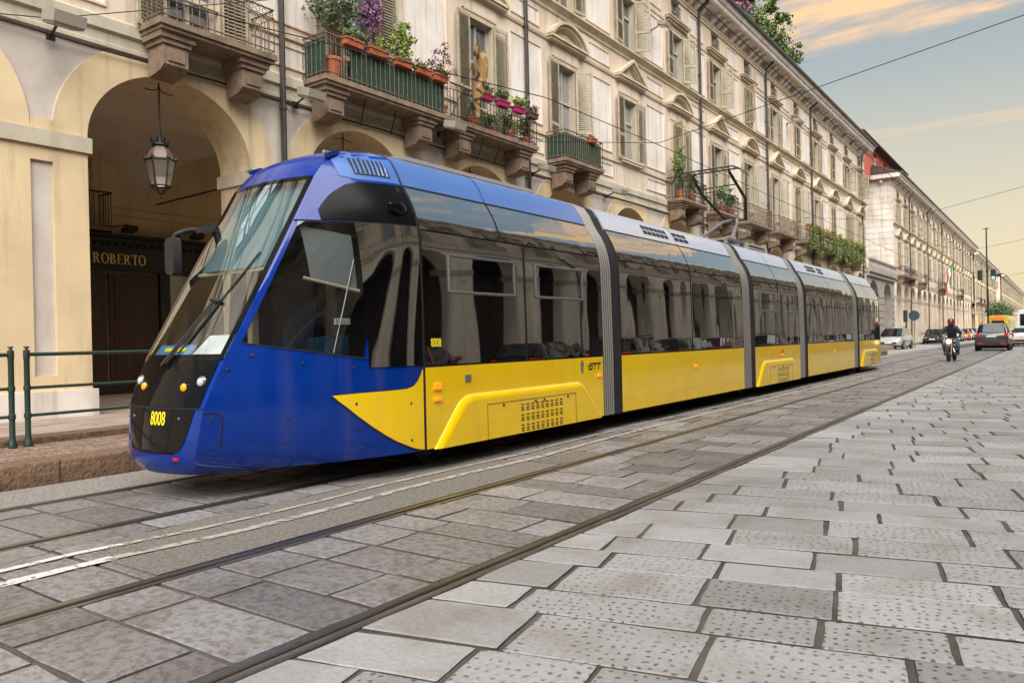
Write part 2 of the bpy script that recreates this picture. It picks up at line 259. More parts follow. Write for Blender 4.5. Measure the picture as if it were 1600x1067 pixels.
def cobble_mat():
    m = bpy.data.materials.new('porphyry_fan_cobbles'); m.use_nodes = True
    nt = m.node_tree; N = nt.nodes; L = nt.links; b = N['Principled BSDF']; b.inputs['Roughness'].default_value = 0.8
    g = N.new('ShaderNodeNewGeometry')
    vo = N.new('ShaderNodeTexVoronoi'); vo.feature = 'DISTANCE_TO_EDGE'; vo.inputs['Scale'].default_value = 11; vo.inputs['Randomness'].default_value = 0.45; L.new(g.outputs['Position'], vo.inputs['Vector'])
    v2 = N.new('ShaderNodeTexVoronoi'); v2.inputs['Scale'].default_value = 11; v2.inputs['Randomness'].default_value = 0.45; L.new(g.outputs['Position'], v2.inputs['Vector'])
    rp = N.new('ShaderNodeMapRange'); rp.inputs['From Max'].default_value = 0.09; L.new(vo.outputs['Distance'], rp.inputs['Value'])
    hs = N.new('ShaderNodeSeparateColor'); L.new(v2.outputs['Color'], hs.inputs[0])
    cr = N.new('ShaderNodeValToRGB'); L.new(hs.outputs[0], cr.inputs[0]); cr.color_ramp.elements[0].color = (0.15, 0.10, 0.075, 1); cr.color_ramp.elements[1].color = (0.28, 0.19, 0.14, 1)
    mx = N.new('ShaderNodeMix'); mx.data_type = 'RGBA'; mx.inputs['A'].default_value = (0.06, 0.045, 0.035, 1); L.new(cr.outputs[0], mx.inputs['B']); L.new(rp.outputs[0], mx.inputs['Factor']); L.new(mx.outputs['Result'], b.inputs['Base Color'])
    bp = N.new('ShaderNodeBump'); bp.inputs['Distance'].default_value = 0.015; L.new(rp.outputs[0], bp.inputs['Height']); L.new(bp.outputs[0], b.inputs['Normal'])
    return m
COBBLE = cobble_mat()

# ------------------------------------------------------------------ mesh helpers
class MB:
    def __init__(s): s.v = []; s.f = []; s.m = []
    def quad(s, a, b, c, d, mi=0):
        i = len(s.v); s.v += [a, b, c, d]; s.f.append((i, i+1, i+2, i+3)); s.m.append(mi)
    def poly(s, pts, mi=0):
        i = len(s.v); s.v += list(pts); s.f.append(tuple(range(i, i+len(pts)))); s.m.append(mi)
    def box(s, x0, x1, y0, y1, z0, z1, mi=0):
        i = len(s.v)
        s.v += [(x0,y0,z0),(x1,y0,z0),(x1,y1,z0),(x0,y1,z0),(x0,y0,z1),(x1,y0,z1),(x1,y1,z1),(x0,y1,z1)]
        for f in ((3,2,1,0),(4,5,6,7),(0,1,5,4),(1,2,6,5),(2,3,7,6),(3,0,4,7)): s.f.append(tuple(i+k for k in f)); s.m.append(mi)
    def obox(s, c, ax, ay, az, mi=0):
        c = Vector(c); ax = Vector(ax); ay = Vector(ay); az = Vector(az); i = len(s.v)
        for sz in (-1, 1):
            for sx, sy in ((-1,-1),(1,-1),(1,1),(-1,1)): s.v.append(tuple(c+ax*sx+ay*sy+az*sz))
        for f in ((3,2,1,0),(4,5,6,7),(0,1,5,4),(1,2,6,5),(2,3,7,6),(3,0,4,7)): s.f.append(tuple(i+k for k in f)); s.m.append(mi)
    def tube(s, p, q, r, n=8, r2=None, mi=0, caps=True):
        p = Vector(p); q = Vector(q); d = (q-p)
        if d.length < 1e-6: return
        d.normalize(); a = d.orthogonal().normalized(); b = d.cross(a); r2 = r if r2 is None else r2; i = len(s.v)
        for c, rr in ((p, r), (q, r2)):
            for k in range(n):
                t = 2*math.pi*k/n; s.v.append(tuple(c+(a*math.cos(t)+b*math.sin(t))*rr))
        for k in range(n): s.f.append((i+k, i+(k+1)%n, i+n+(k+1)%n, i+n+k)); s.m.append(mi)
        if caps: s.f.append(tuple(i+n-1-k for k in range(n))); s.m.append(mi); s.f.append(tuple(i+n+k for k in range(n))); s.m.append(mi)
    def path(s, pts, r, n=8, mi=0):
        for a, b in zip(pts[:-1], pts[1:]): s.tube(a, b, r, n, mi=mi)
    def prism(s, poly, x0, x1, mi=0, axis='x'):
        """poly (a,b) extruded: axis x -> (x,a,b); axis y -> (a,y,b); axis z -> (a,b,z)"""
        mk = {'x': lambda a, b, t: (t, a, b), 'y': lambda a, b, t: (a, t, b), 'z': lambda a, b, t: (a, b, t)}[axis]
        n = len(poly); i = len(s.v)
        for t in (x0, x1):
            for a, b in poly: s.v.append(mk(a, b, t))
        for k in range(n): s.f.append((i+k, i+(k+1)%n, i+n+(k+1)%n, i+n+k)); s.m.append(mi)
        s.f.append(tuple(i+n-1-k for k in range(n))); s.m.append(mi); s.f.append(tuple(i+n+k for k in range(n))); s.m.append(mi)
    def lathe(s, prof, c=(0,0,0), n=12, mi=0, axis='z'):
        i = len(s.v)
        for r, z in prof:
            for k in range(n):
                t = 2*math.pi*k/n; a, b = r*math.cos(t), r*math.sin(t)
                p = {'z': (a, b, z), 'x': (z, a, b), 'y': (a, z, b)}[axis]
                s.v.append((c[0]+p[0], c[1]+p[1], c[2]+p[2]))
        for j in range(len(prof)-1):
            for k in range(n): s.f.append((i+j*n+k, i+j*n+(k+1)%n, i+(j+1)*n+(k+1)%n, i+(j+1)*n+k)); s.m.append(mi)
        s.f.append(tuple(i+n-1-k for k in range(n))); s.m.append(mi); j = (len(prof)-1)*n; s.f.append(tuple(i+j+k for k in range(n))); s.m.append(mi)
    def grid(s, P, mi=0, skip=None, mfn=None):
        nu, nv = len(P), len(P[0]); i = len(s.v)
        for row in P: s.v += [tuple(q) for q in row]
        for a in range(nu-1):
            for b in range(nv-1):
                if skip and skip(a, b): continue
                s.f.append((i+a*nv+b, i+(a+1)*nv+b, i+(a+1)*nv+b+1, i+a*nv+b+1)); s.m.append(mfn(a, b) if mfn else mi)
    def leaf(s, c, size, mi=0, r=rng):
        d = Vector((r.gauss(0,1), r.gauss(0,1), r.gauss(0,1))).normalized(); a = d.orthogonal().normalized(); b = d.cross(a)
        t = r.random()*6.28; a, b = a*math.cos(t)+b*math.sin(t), b*math.cos(t)-a*math.sin(t); c = Vector(c); l = size*r.uniform(0.6, 1.2); w = l*0.42
        s.quad(tuple(c-a*l*0.5), tuple(c+b*w), tuple(c+a*l*0.5), tuple(c-b*w), mi)
    def mesh(s, name, mats, smooth=False, fix=False):
        me = bpy.data.meshes.new(name); me.from_pydata(s.v, [], s.f)
        for m in (mats if isinstance(mats, (list, tuple)) else [mats]): me.materials.append(m)
        me.polygons.foreach_set('material_index', s.m)
        if fix:
            bm = bmesh.new(); bm.from_mesh(me); bmesh.ops.remove_doubles(bm, verts=bm.verts, dist=1e-5); bmesh.ops.recalc_face_normals(bm, faces=bm.faces); bm.to_mesh(me); bm.free()
        if smooth:
            me.polygons.foreach_set('use_smooth', [True]*len(me.polygons))
            if smooth != 'all':
                try: me.set_sharp_from_angle(angle=R(40))
                except Exception: pass
        me.update(); return me
    def build(s, name, mats, parent=None, smooth=False, fix=False, loc=None):
        me = s.mesh(name, mats, smooth, fix); return obj(name, me, parent, loc)

WLOC = {}
def obj(name, me, parent=None, loc=None, rz=0.0):
    """links a mesh object. loc None: vertices are world coordinates; else local to the parent at loc"""
    o = bpy.data.objects.new(name, me); COL.objects.link(o)
    if parent is not None:
        o.parent = parent
        if loc is None:
            w = WLOC.get(parent.name, Vector((0,0,0))); o.location = -w; WLOC[o.name] = Vector((0,0,0))
        else: o.location = loc; WLOC[o.name] = WLOC.get(parent.name, Vector((0,0,0)))+Vector(loc)
    else:
        if loc is not None: o.location = loc
        WLOC[o.name] = Vector(loc) if loc is not None else Vector((0,0,0))
    if rz: o.rotation_euler = (0, 0, rz)
    return o
def empty(name, loc=(0,0,0), rz=0.0):
    o = bpy.data.objects.new(name, None); COL.objects.link(o); o.location = loc; o.rotation_euler = (0, 0, rz); o.empty_display_size = 0.2; WLOC[o.name] = Vector(loc); return o
def tag(o, label=None, cat=None, group=None, kind=None):
    if label: o['label'] = label
    if cat: o['category'] = cat
    if group: o['group'] = group
    if kind: o['kind'] = kind
    return o
def copy_tree(o, parent=None):
    c = o.copy(); COL.objects.link(c); c.parent = parent
    for ch in list(o.children): copy_tree(ch, c)
    return c
def lerp(a, b, t): return a+(b-a)*t
def interp(tab, x):
    if x <= tab[0][0]: return tab[0][1]
    for (a, b), (c, d) in zip(tab[:-1], tab[1:]):
        if x <= c: return b+(d-b)*(x-a)/(c-a)
    return tab[-1][1]
def project(P):
    d = Vector(P)-Vector((0, 0, CAMH)); z = d.dot(fw)
    if z < 0.1: return None
    return 800+1200*d.dot(r2)/z, 533.5-1200*d.dot(u2)/z, z

# ------------------------------------------------------------------ ground, road, rails, pavements
XF = -12.0           # facade line of the arcaded buildings
XR = 7.4             # facade line across the street
FARPAVE = mat('distant_stone_paving', (0.34, 0.33, 0.325), 0.5, var=1, vscale=1.2, col2=(0.24, 0.225, 0.21), stretch=(0.5, 2.2, 1), bump=0.5, bscale=5, bdist=0.02)
g = MB(); g.quad((-2500, -2500, -0.14), (2500, -2500, -0.14), (2500, 2500, -0.14), (-2500, 2500, -0.14))
tag(g.build('ground', mat('distant_ground', (0.20, 0.19, 0.17), 0.95)), kind='structure')
g = MB()
g.quad((-8.0, -15, -0.011), (5.6, -15, -0.011), (5.6, 95, -0.011), (-8.0, 95, -0.011), 0)
g.quad((-8.0, 95, -0.008), (5.6, 95, -0.008), (5.6, 900, -0.008), (-8.0, 900, -0.008), 1)
g.quad((-11.5, 48, -0.012), (-8.0, 48, -0.012), (-8.0, 900, -0.012), (-11.5, 900, -0.012), 1)
g.quad((1.6, 14, -0.006), (5.6, 14, -0.006), (5.6, 95, -0.006), (1.6, 95, -0.006), 1)
road = tag(g.build('road', [MORTAR, FARPAVE]), kind='structure')

def ragged(mb, x0, x1, y0, y1, z, step=0.35, jit=0.03, mi=0, r=random.Random(3), jl=True, jr=True):
    n = max(2, int((y1-y0)/step)); L = []; Rr = []
    for k in range(n+1):
        y = y0+(y1-y0)*k/n
        L.append((x0+(r.uniform(-jit, jit) if jl else 0), y, z)); Rr.append((x1+(r.uniform(-jit, jit) if jr else 0), y, z))
    for k in range(n): mb.quad(L[k], Rr[k], Rr[k+1], L[k+1], mi)
g = MB(); ragged(g, -7.99, -7.14, -15, 95, -0.004, 0.5, 0.015, jl=False); g.build('gravel_strip', GRAVEL, road)
g = MB()
n = 14; bl = [(-5.55+k*0.0, 0) for k in range(2)]
ragged(g, -5.28, -4.22, 2.62, 6.75, 0.003, 0.2, 0.05, jr=False); g.build('asphalt_patch', ASPH, road)
g = MB(); ragged(g, -5.02, -4.22, 2.38, 2.63, 0.002, 0.1, 0.05, jr=False); g.build('asphalt_patch', ASPH, road)

# painted double line
def line(x, w, y0, y1, bend, z=0.0105):
    mb = MB(); n = int((y1-y0)/0.25); P = []; r = random.Random(int(x*100))
    for k in range(n+1):
        y = y0+(y1-y0)*k/n; c = x+bend(y)
        P.append(((c-w/2+r.uniform(-.008, .008), y, z), (c+w/2+r.uniform(-.008, .008), y, z)))
    mb.grid(P); return mb
bend = lambda y: interp(((0, -0.03), (2.4, -0.03), (3.2, 0.07), (4, 0.08), (5, 0.02), (6, 0.03), (7, 0.08), (8, 0.02), (10, -0.04), (14, 0.0), (60, -0.05)), y)
line(-4.76, 0.10, -3, 2.42, bend).build('painted_line', LINEW, road)
line(-5.06, 0.065, -3, 2.62, bend).build('painted_line', LINEW, road)
line(-4.76, 0.085, 2.42, 27, bend).build('painted_line', LINEC, road)
line(-5.06, 0.055, 2.62, 27, bend).build('painted_line', LINEC, road)

# grooved tram rails
def rail(x, label):
    mb = MB()
    prof = [(-0.062, -0.03), (-0.062, -0.004), (-0.057, 0.002), (-0.012, 0.002), (-0.006, -0.004), (-0.003, -0.034), (0.030, -0.034), (0.034, -0.006), (0.039, 0.0), (0.058, 0.0), (0.062, -0.005), (0.062, -0.03)]
    ys = [-15, -5, 0, 5, 10, 20, 40, 80, 160, 320]
    mb.grid([[(x+a*1.15, y, b) for a, b in prof] for y in ys], 0, None, lambda a, b: 1 if b in (4, 5, 6, 7) else 2 if b in (2, 8) else 0)
    tag(mb.build('tram_rail', [RAIL, DARKSTEEL, RAILTOP]), label, 'rail', 'grooved tram rails in the road')
rail(-7.06, 'tram rail nearest the granite kerb, running under the tram')
rail(-5.69, 'tram rail under the near side of the tram')
rail(-4.14, 'tram rail beside the asphalt patch and the white lines')
rail(-2.70, 'tram rail farthest from the tram, bordering the dimpled paving')

def stone(mb, pts, z, r, tone, dim, tones):
    """one paving stone from its 4 corners: wavy outline, chamfered arris"""
    out = []
    for k in range(4):
        a = Vector(pts[k]); b = Vector(pts[(k+1) % 4]); d = (b-a); nrm = Vector((d.y, -d.x)).normalized()
        for t in (0.02, 0.35, 0.66, 0.98):
            q = a+d*t+nrm*r.uniform(-0.006, 0.003); out.append(q)
    c = sum(out, Vector((0, 0)))/len(out); n = len(out); i = len(mb.v)
    tx, ty = r.uniform(-0.006, 0.006), r.uniform(-0.006, 0.006)
    def zz(p): return z+(p.x-c.x)*tx+(p.y-c.y)*ty
    sh = 0.011/max(0.2, min((Vector(pts[0])-Vector(pts[1])).length, (Vector(pts[1])-Vector(pts[2])).length)*0.5)
    for q in out: p = q+(c-q)*sh; mb.v.append((p.x, p.y, zz(p)))
    for q in out: p = q+(c-q)*sh*0.25; mb.v.append((p.x, p.y, zz(p)-0.004))
    for q in out: mb.v.append((q.x, q.y, z-0.032))
    mb.f.append(tuple(i+n-1-k for k in range(n))[::-1]); mb.m.append(0)
    for ring in (0, 1):
        for k in range(n): mb.f.append((i+ring*n+k, i+(ring+1)*n+k, i+(ring+1)*n+(k+1) % n, i+ring*n+(k+1) % n)); mb.m.append(ring)
    tones += [(tone, dim, 0, 1)]*(1+2*n)
def set_tones(me, tones):
    at = me.attributes.new('tone', 'FLOAT_COLOR', 'FACE'); flat = [c for t in tones for c in t]; at.data.foreach_set('color', flat)

def pave(x0, x1, y0, y1, row, wmin, wmax, skew, matl, dimfn, seed, gap=0.0125):
    r = random.Random(seed); y = y0; S = []
    while y < y1:
        h = row*r.uniform(0.82, 1.2); x = x0; js = r.uniform(-0.03, 0.03)
        tilt = skew*(1.0 if y < 14 else max(0.35, 1-(y-14)/40))
        first = True
        while x < x1-0.02:
            w = r.uniform(wmin, wmax)
            if first: w *= r.uniform(0.45, 1.0); first = False
            xe = x+w
            if x1-xe < wmin*0.45: xe = x1
            sx = -0.30*skew*2
            s0, s1 = (x-x0)*tilt, (xe-x0)*tilt
            e = r.uniform(-0.004, 0.004); gx = gap*(r.uniform(.45, .95) if dimfn else r.uniform(.6, .9))
            lo = (0 if x <= x0+1e-6 else gx+sx*0); hi = (0 if xe >= x1-1e-6 else gx)
            jx = [r.uniform(-0.004, 0.004) for _ in range(4)]
            p = [(x+lo+jx[0], y+s0+gap+e), (xe-hi+jx[1], y+s1+gap+e), (xe-hi+jx[2]-skew*h*0.9*(xe < x1-1e-6), y+s1+h-gap), (x+lo+jx[3]-skew*h*0.9*(x > x0+1e-6), y+s0+h-gap)]
            p = [(min(max(a, x0), x1), b) for a, b in p]
            S.append((p, r.uniform(-0.003, 0.004), min(1, max(0, r.gauss(0.5, 0.30))), dimfn((x+xe)/2, y, r) if dimfn else 0.0, matl))
            x = xe
        y += h
    return S
dimr = lambda x, y, r: 0.0 if x < -2.1 or r.random() < 0.12 else min(1.0, (x+2.3)/0.6)*r.uniform(0.75, 1)
STONES = pave(-2.625, 1.6, -3.5, 95, 0.42, 0.48, 0.95, 0.22, RSTONE, dimr, 11)
STONES += pave(1.6, 5.55, -3, 14, 0.45, 0.5, 0.9, 0.0, RSTONE, lambda x, y, r: r.random(), 15)
STONES += pave(-4.07, -2.775, -3, 95, 0.40, 0.5, 0.78, 0.0, TSTONE, None, 12, gap=0.010)
STONES += pave(-5.615, -4.215, -3, 2.36, 0.42, 0.5, 0.8, 0.0, TSTONE, None, 13, gap=0.010)
STONES += pave(-5.615, -4.215, 6.8, 95, 0.42, 0.5, 0.8, 0.0, TSTONE, None, 16, gap=0.010)
STONES += pave(-5.615, -5.30, 2.62, 6.8, 0.46, 0.5, 0.8, 0.0, TSTONE, None, 18, gap=0.010)
STONES += pave(-6.985, -5.765, -3, 60, 0.43, 0.5, 0.75, 0.0, TSTONE, None, 14, gap=0.010)
def shown(s):
    c = [project((a, b, 0)) for a, b in s[0]]
    if any(q is None for q in c): return 0
    xs = [q[0] for q in c]; ys = [q[1] for q in c]
    if max(xs) < 0 or min(xs) > 1600 or min(ys) > 1067: return 0
    A = 0
    for k in range(4): A += c[k][0]*c[(k+1) % 4][1]-c[(k+1) % 4][0]*c[k][1]
    return abs(A)
STONES.sort(key=shown, reverse=True)
sr = random.Random(5)
for s in STONES[:300]:
    mb = MB(); T = []; stone(mb, s[0], s[1], sr, s[2], s[3], T); o = mb.build('paving_stone', [s[4], MORTAR], road); set_tones(o.data, T)
for m_ in (RSTONE, TSTONE):
    mb = MB(); T = []
    for s in STONES[300:]:
        if s[4] is m_: stone(mb, s[0], s[1], sr, s[2], s[3], T)
    o = mb.build('smaller_paving_stones', [m_, MORTAR], road); set_tones(o.data, T); tag(o, kind='stuff')

# raised stop platform, step and arcade pavement
pav = MB()
pav.quad((-9.62, -8, 0.222), (-8.34, -8, 0.222), (-8.34, 48, 0.222), (-9.62, 48, 0.222), 0)
pav.box(-17.4, -9.92, -8, 63.5, 0.0, 0.295, 1)
pav.box(-17.4, -11.3, 63.5, 330, 0.0, 0.16, 1)
pavement = tag(pav.build('pavement', [COBBLE, FLAG]), kind='structure')
kr = random.Random(21); y = -6.1
def stone_block(x0, x1, y0, y1, z0, z1, r, b=0.025):
    """kerb block with a rounded, slightly uneven outer arris"""
    mb = MB(); n = 5; P = []
    for k in range(n+1):
        yy = y0+(y1-y0)*k/n; j = [r.uniform(-.006, .006) for _ in range(4)]
        P.append([(x1+j[0], yy, z0), (x1+j[1], yy, z1-b), (x1-b*0.35+j[2], yy, z1-b*0.3), (x1-b*1.2, yy, z1+j[3]*0.6), (x0, yy, z1)])
    mb.grid(P)
    for row in (P[0], P[-1]): mb.poly(row+[(x0, row[0][1], z0)])
    return mb
while y < 48:
    l = kr.uniform(1.2, 1.6)
    stone_block(-8.36, -8.0+kr.uniform(-.008, .008), y, y+l-0.014, -0.02, 0.226+kr.uniform(-.004, .004), kr).build('kerb_stone', KERBST, pavement, smooth=True)
    y += l
y = -6.5
while y < 48:
    l = kr.uniform(1.4, 2.0)
    stone_block(-9.93, -9.62+kr.uniform(-.006, .006), y, y+l-0.012, 0.2, 0.300, kr, 0.02).build('step_stone', KERBST, pavement, smooth=True)
    y += l
# flagstones of the arcade pavement near the camera: each a slab of its own
fr = random.Random(31); y = -1.0
while y < 14:
    h = fr.uniform(0.75, 1.05); x = -11.9
    while x < -9.98:
        w = fr.uniform(0.8, 1.2); xe = min(x+w, -9.95)
        if -9.95-xe < 0.3: xe = -9.95
        mb = MB(); mb.box(x+.006, xe-.006, y+.006, y+h-.006, 0.27, 0.3045+fr.uniform(-.0025, .003)); mb.build('flagstone', FLAG, pavement); x = xe
    y += h
pr = MB(); pr.box(5.6, 12.4, -15, 330, -0.1, 0.13, 0); tag(pr.build('pavement', FLAG), kind='structure')

# ------------------------------------------------------------------ arcaded buildings
# local frame of a bay: facade plane x=0 facing +x, bay centre y=0, street level z=0
PITCHB = 4.21; HB = PITCHB/2; AW, AZ, AR = 1.455, 4.5, 1.27; DEP = 0.93; FLOOR0 = 0.29
MESH = {}
def cached(key, fn):
    if key not in MESH: MESH[key] = fn()
    return MESH[key]

def arcade_wall_mesh(yel=None, pale=None):
    yel = yel or YEL; pale = pale or PALE
    mb = MB(); n = 28; EA, ER = 1.955, 1.785; REC = -0.035
    th = [math.pi*k/n for k in range(n+1)]
    I = [(AW*math.cos(t), AZ+AR*math.sin(t)) for t in th]; E_ = [(EA*math.cos(t), AZ+ER*math.sin(t)) for t in th]
    TOP = 5.96
    # extrados runs up into the band above: clip it there
    tc = math.asin((TOP-AZ)/ER); ts = [tc*k/10 for k in range(11)]+[tc+(math.pi-2*tc)*k/14 for k in range(1, 14)]+[math.pi-tc+tc*k/10 for k in range(11)]
    n = len(ts)-1; ts_i = [math.pi*k/n for k in range(n+1)]
    I = [(AW*math.cos(t), AZ+AR*math.sin(t)) for t in ts_i]
    E_ = [(EA*math.cos(t), min(TOP, AZ+ER*math.sin(t))) for t in ts]
    for k in range(n):
        mb.quad((0, *I[k]), (0, *I[k+1]), (0, *E_[k+1]), (0, *E_[k]), 0)                       # archivolt
        mb.quad((0, *I[k]), (-DEP, *I[k]), (-DEP, *I[k+1]), (0, *I[k+1]), 2)                   # soffit
        mb.quad((-DEP, *I[k]), (-DEP, I[k][0], 6.3), (-DEP, I[k+1][0], 6.3), (-DEP, *I[k+1]), 2)
        if k < 10 or k >= n-10:
            a, b = E_[k], E_[k+1]
            mb.quad((0, *a), (0, *b), (REC, *b), (REC, *a), 1)                                 # step into spandrel
            mb.quad((REC, *a), (REC, *b), (REC, b[0], TOP), (REC, a[0], TOP), 1)
    for s in (-1, 1):
        mb.quad((REC, s*EA, 4.68), (REC, s*HB, 4.68), (REC, s*HB, 5.96), (REC, s*EA, 5.96), 1)
        mb.quad((0, s*EA, AZ), (0, s*HB, AZ), (0, s*HB, 4.68), (0, s*EA, 4.68), 0)
        mb.quad((0, s*EA, 4.68), (0, s*HB, 4.68), (REC, s*HB, 4.68), (REC, s*EA, 4.68), 1)
        # pier with its tall sunk panel
        PW = 0.155; y0, y1 = s*AW, s*HB; yp = s*(HB-PW); za, zb = 0.92, 4.06; RP = -0.05
        mb.quad((0, y0, 0), (0, yp, 0), (0, yp, AZ), (0, y0, AZ), 0)
        mb.quad((0, yp, 0), (0, y1, 0), (0, y1, za), (0, yp, za), 0); mb.quad((0, yp, zb), (0, y1, zb), (0, y1, AZ), (0, yp, AZ), 0)
        mb.quad((RP, yp, za), (RP, y1, za), (RP, y1, zb), (RP, yp, zb), 1)
        mb.quad((0, yp, za), (RP, yp, za), (RP, yp, zb), (0, yp, zb), 0); mb.quad((0, yp, za), (0, y1, za), (RP, y1, za), (RP, yp, za), 0); mb.quad((0, yp, zb), (0, y1, zb), (RP, y1, zb), (RP, yp, zb), 0)
        mb.quad((0, y0, 0), (-DEP, y0, 0), (-DEP, y0, AZ), (0, y0, AZ), 0)
        mb.quad((-DEP, y0, 0), (-DEP, y1, 0), (-DEP, y1, 6.3), (-DEP, y0, 6.3), 0)
    return mb.mesh('arcade_wall', [yel, pale, yel if yel is not YEL else YEL], fix=True)
def pier_band_mesh(z0, z1, proud, mt, name):
    mb = MB(); w = HB-AW+proud
    mb.box(-DEP-proud, proud, -w, w, z0, z1); 
    me = mb.mesh(name, mt); return me
def vault_mesh(mt=None):
    mb = MB(); n = 20; x0, x1 = -5.02, -DEP+0.02; P = []
    for i in range(n+1):
        y = -HB+PITCHB*i/n; row = []
        for j in range(n+1):
            x = x0+(x1-x0)*j/n; u = (x-(x0+x1)/2)/((x1-x0)/2); v = y/HB
            h = max(1.22*math.sqrt(max(0, 1-u*u)), 1.42*math.sqrt(max(0, 1-v*v)))
            row.append((x, y, 4.45+h))
        P.append(row)
    mb.grid(P); return mb.mesh('vault', mt or VAULT, smooth=True)

def wall_holes_mesh(holes, z0, z1, mats, rev=0.24, name='upper_wall'):
    """rectangular bay of wall with window openings and their reveals"""
    mb = MB(); zs = sorted({z0, z1, *[h[2] for h in holes], *[h[3] for h in holes]}); ys = sorted({-HB, HB, *[h[0] for h in holes], *[h[1] for h in holes]})
    for a, b in zip(ys[:-1], ys[1:]):
        for c, d in zip(zs[:-1], zs[1:]):
            my, mz = (a+b)/2, (c+d)/2
            if any(h[0] < my < h[1] and h[2] < mz < h[3] for h in holes): continue
            mb.quad((0, a, c), (0, b, c), (0, b, d), (0, a, d), 0)
    for (a, b, c, d) in holes:
        mb.quad((0, a, c), (-rev, a, c), (-rev, a, d), (0, a, d), 1); mb.quad((0, b, c), (-rev, b, c), (-rev, b, d), (0, b, d), 1)
        mb.quad((0, a, c), (0, b, c), (-rev, b, c), (-rev, a, c), 1); mb.quad((0, a, d), (0, b, d), (-rev, b, d), (-rev, a, d), 1)
    return mb.mesh(name, mats)

WIN1 = dict(hw=0.50, z0=7.34, z1=9.46); WIN1D = dict(hw=0.50, z0=6.46, z1=9.46); WIN2 = dict(hw=0.50, z0=11.28, z1=13.02); WIN3 = dict(hw=0.40, z0=13.66, z1=14.42)
def window_frame_mesh(hw, z0, z1, transom=0.68, casing=True, rail=False):
    mb = MB(); t = 0.13
    if casing:
        for s in (-1, 1): mb.box(0.003, 0.055, s*hw if s > 0 else -hw-t, hw+t if s > 0 else -hw, z0, z1+t, 0)
        mb.box(0.003, 0.056, -hw, hw, z1, z1+t, 0); mb.box(0.003, 0.075, -hw-t-0.02, hw+t+0.02, z1+t, z1+t+0.045, 0)
    f = 0.055; xa, xb = -0.20, -0.13
    for s in (-1, 1): mb.box(xa, xb, s*hw-(f if s > 0 else 0), s*hw+(0 if s > 0 else f), z0, z1, 1)
    mb.box(xa, xb, -hw+f, hw-f, z0, z0+f, 1); mb.box(xa, xb, -hw+f, hw-f, z1-f, z1, 1)
    zt = z0+(z1-z0)*transom
    mb.box(xa, xb+0.01, -hw+f, hw-f, zt-0.04, zt+0.04, 1); mb.box(xa, xb+0.005, -0.04, 0.04, z0+f, zt-0.04, 1); mb.box(xa, xb, -0.025, 0.025, zt+0.04, z1-f, 1)
    if rail:
        for k in range(9): mb.tube((0.06, -hw+hw*2*k/8, z0+0.03), (0.06, -hw+hw*2*k/8, z0+0.5), 0.008, 4, mi=2)
        mb.box(0.05, 0.07, -hw, hw, z0+0.49, z0+0.515, 2)
    return mb.mesh('window', [TRIM, SASH, IRON])
def pane_mesh(hw, z0, z1, s, mt):
    mb = MB(); y0, y1 = (0.03, hw-0.04) if s > 0 else (-hw+0.04, -0.03)
    mb.quad((-0.175, y0, z0+0.04), (-0.175, y1, z0+0.04), (-0.175, y1, z1-0.04), (-0.175, y0, z1-0.04)); return mb.mesh('pane', mt)
def shutter_mesh(w, h, pitch=0.062):
    """leaf hinged at y=0, reaching +y, in plane x=0; louvres between rails"""
    mb = MB(); t = 0.045; st = 0.06
    mb.box(0, t, 0, st, 0, h); mb.box(0, t, w-st, w, 0, h)
    rails = [0, h*0.36, h-0.09] if h > 1.2 else [0, h-0.09]
    for z in rails: mb.box(0.003, t-0.003, st, w-st, z, z+0.09)
    for a, b in zip(rails[:-1], rails[1:]):
        z = a+0.09+pitch*0.4
        while z < b-0.02:
            mb.obox((t/2, w/2, z), (0.020, 0, -0.018), (0, w/2-st, 0), (0.004, 0, 0.0045)); z += pitch
    return mb.mesh('shutter', SHUT)
def moulding(mb, prof, y0, y1, mi=0):
    mb.prism(prof, y0, y1, mi, axis='y')
def seg_ped_mesh():
    mb = MB(); W = 1.02; z0 = 10.06
    mb.box(0.002, 0.04, -0.72, 0.72, 9.64, z0-0.05, 0)
    mb.box(0.0, 0.20, -W, W, z0-0.05, z0+0.02, 1); mb.box(0.0, 0.25, -W-0.04, W+0.04, z0+0.02, z0+0.09, 1)
    n = 20; a0 = R(34); rad = W/math.cos(a0)*1.0
    cz = z0+0.09-rad*math.sin(a0)
    def arc(r): return [(r*math.cos(a0+(math.pi-2*a0)*k/n), cz+r*math.sin(a0+(math.pi-2*a0)*k/n)) for k in range(n+1)]
    for ra, rb, px in ((rad-0.14, rad-0.05, 0.18), (rad-0.05, rad+0.035, 0.26)):
        A, B = arc(ra), arc(rb)
        for k in range(n):
            a, b, c, d = A[k], A[k+1], B[k+1], B[k]
            a = (a[0], max(a[1], z0+0.09)); b = (b[0], max(b[1], z0+0.09))
            mb.quad((px, *a), (px, *b), (px, *c), (px, *d), 1); mb.quad((0, *d), (px, *d), (px, *c), (0, *c), 1); mb.quad((0, *a), (px, *a), (px, *b), (0, *b), 1)
    return mb.mesh('segmental_pediment', [PINK, TRIM])
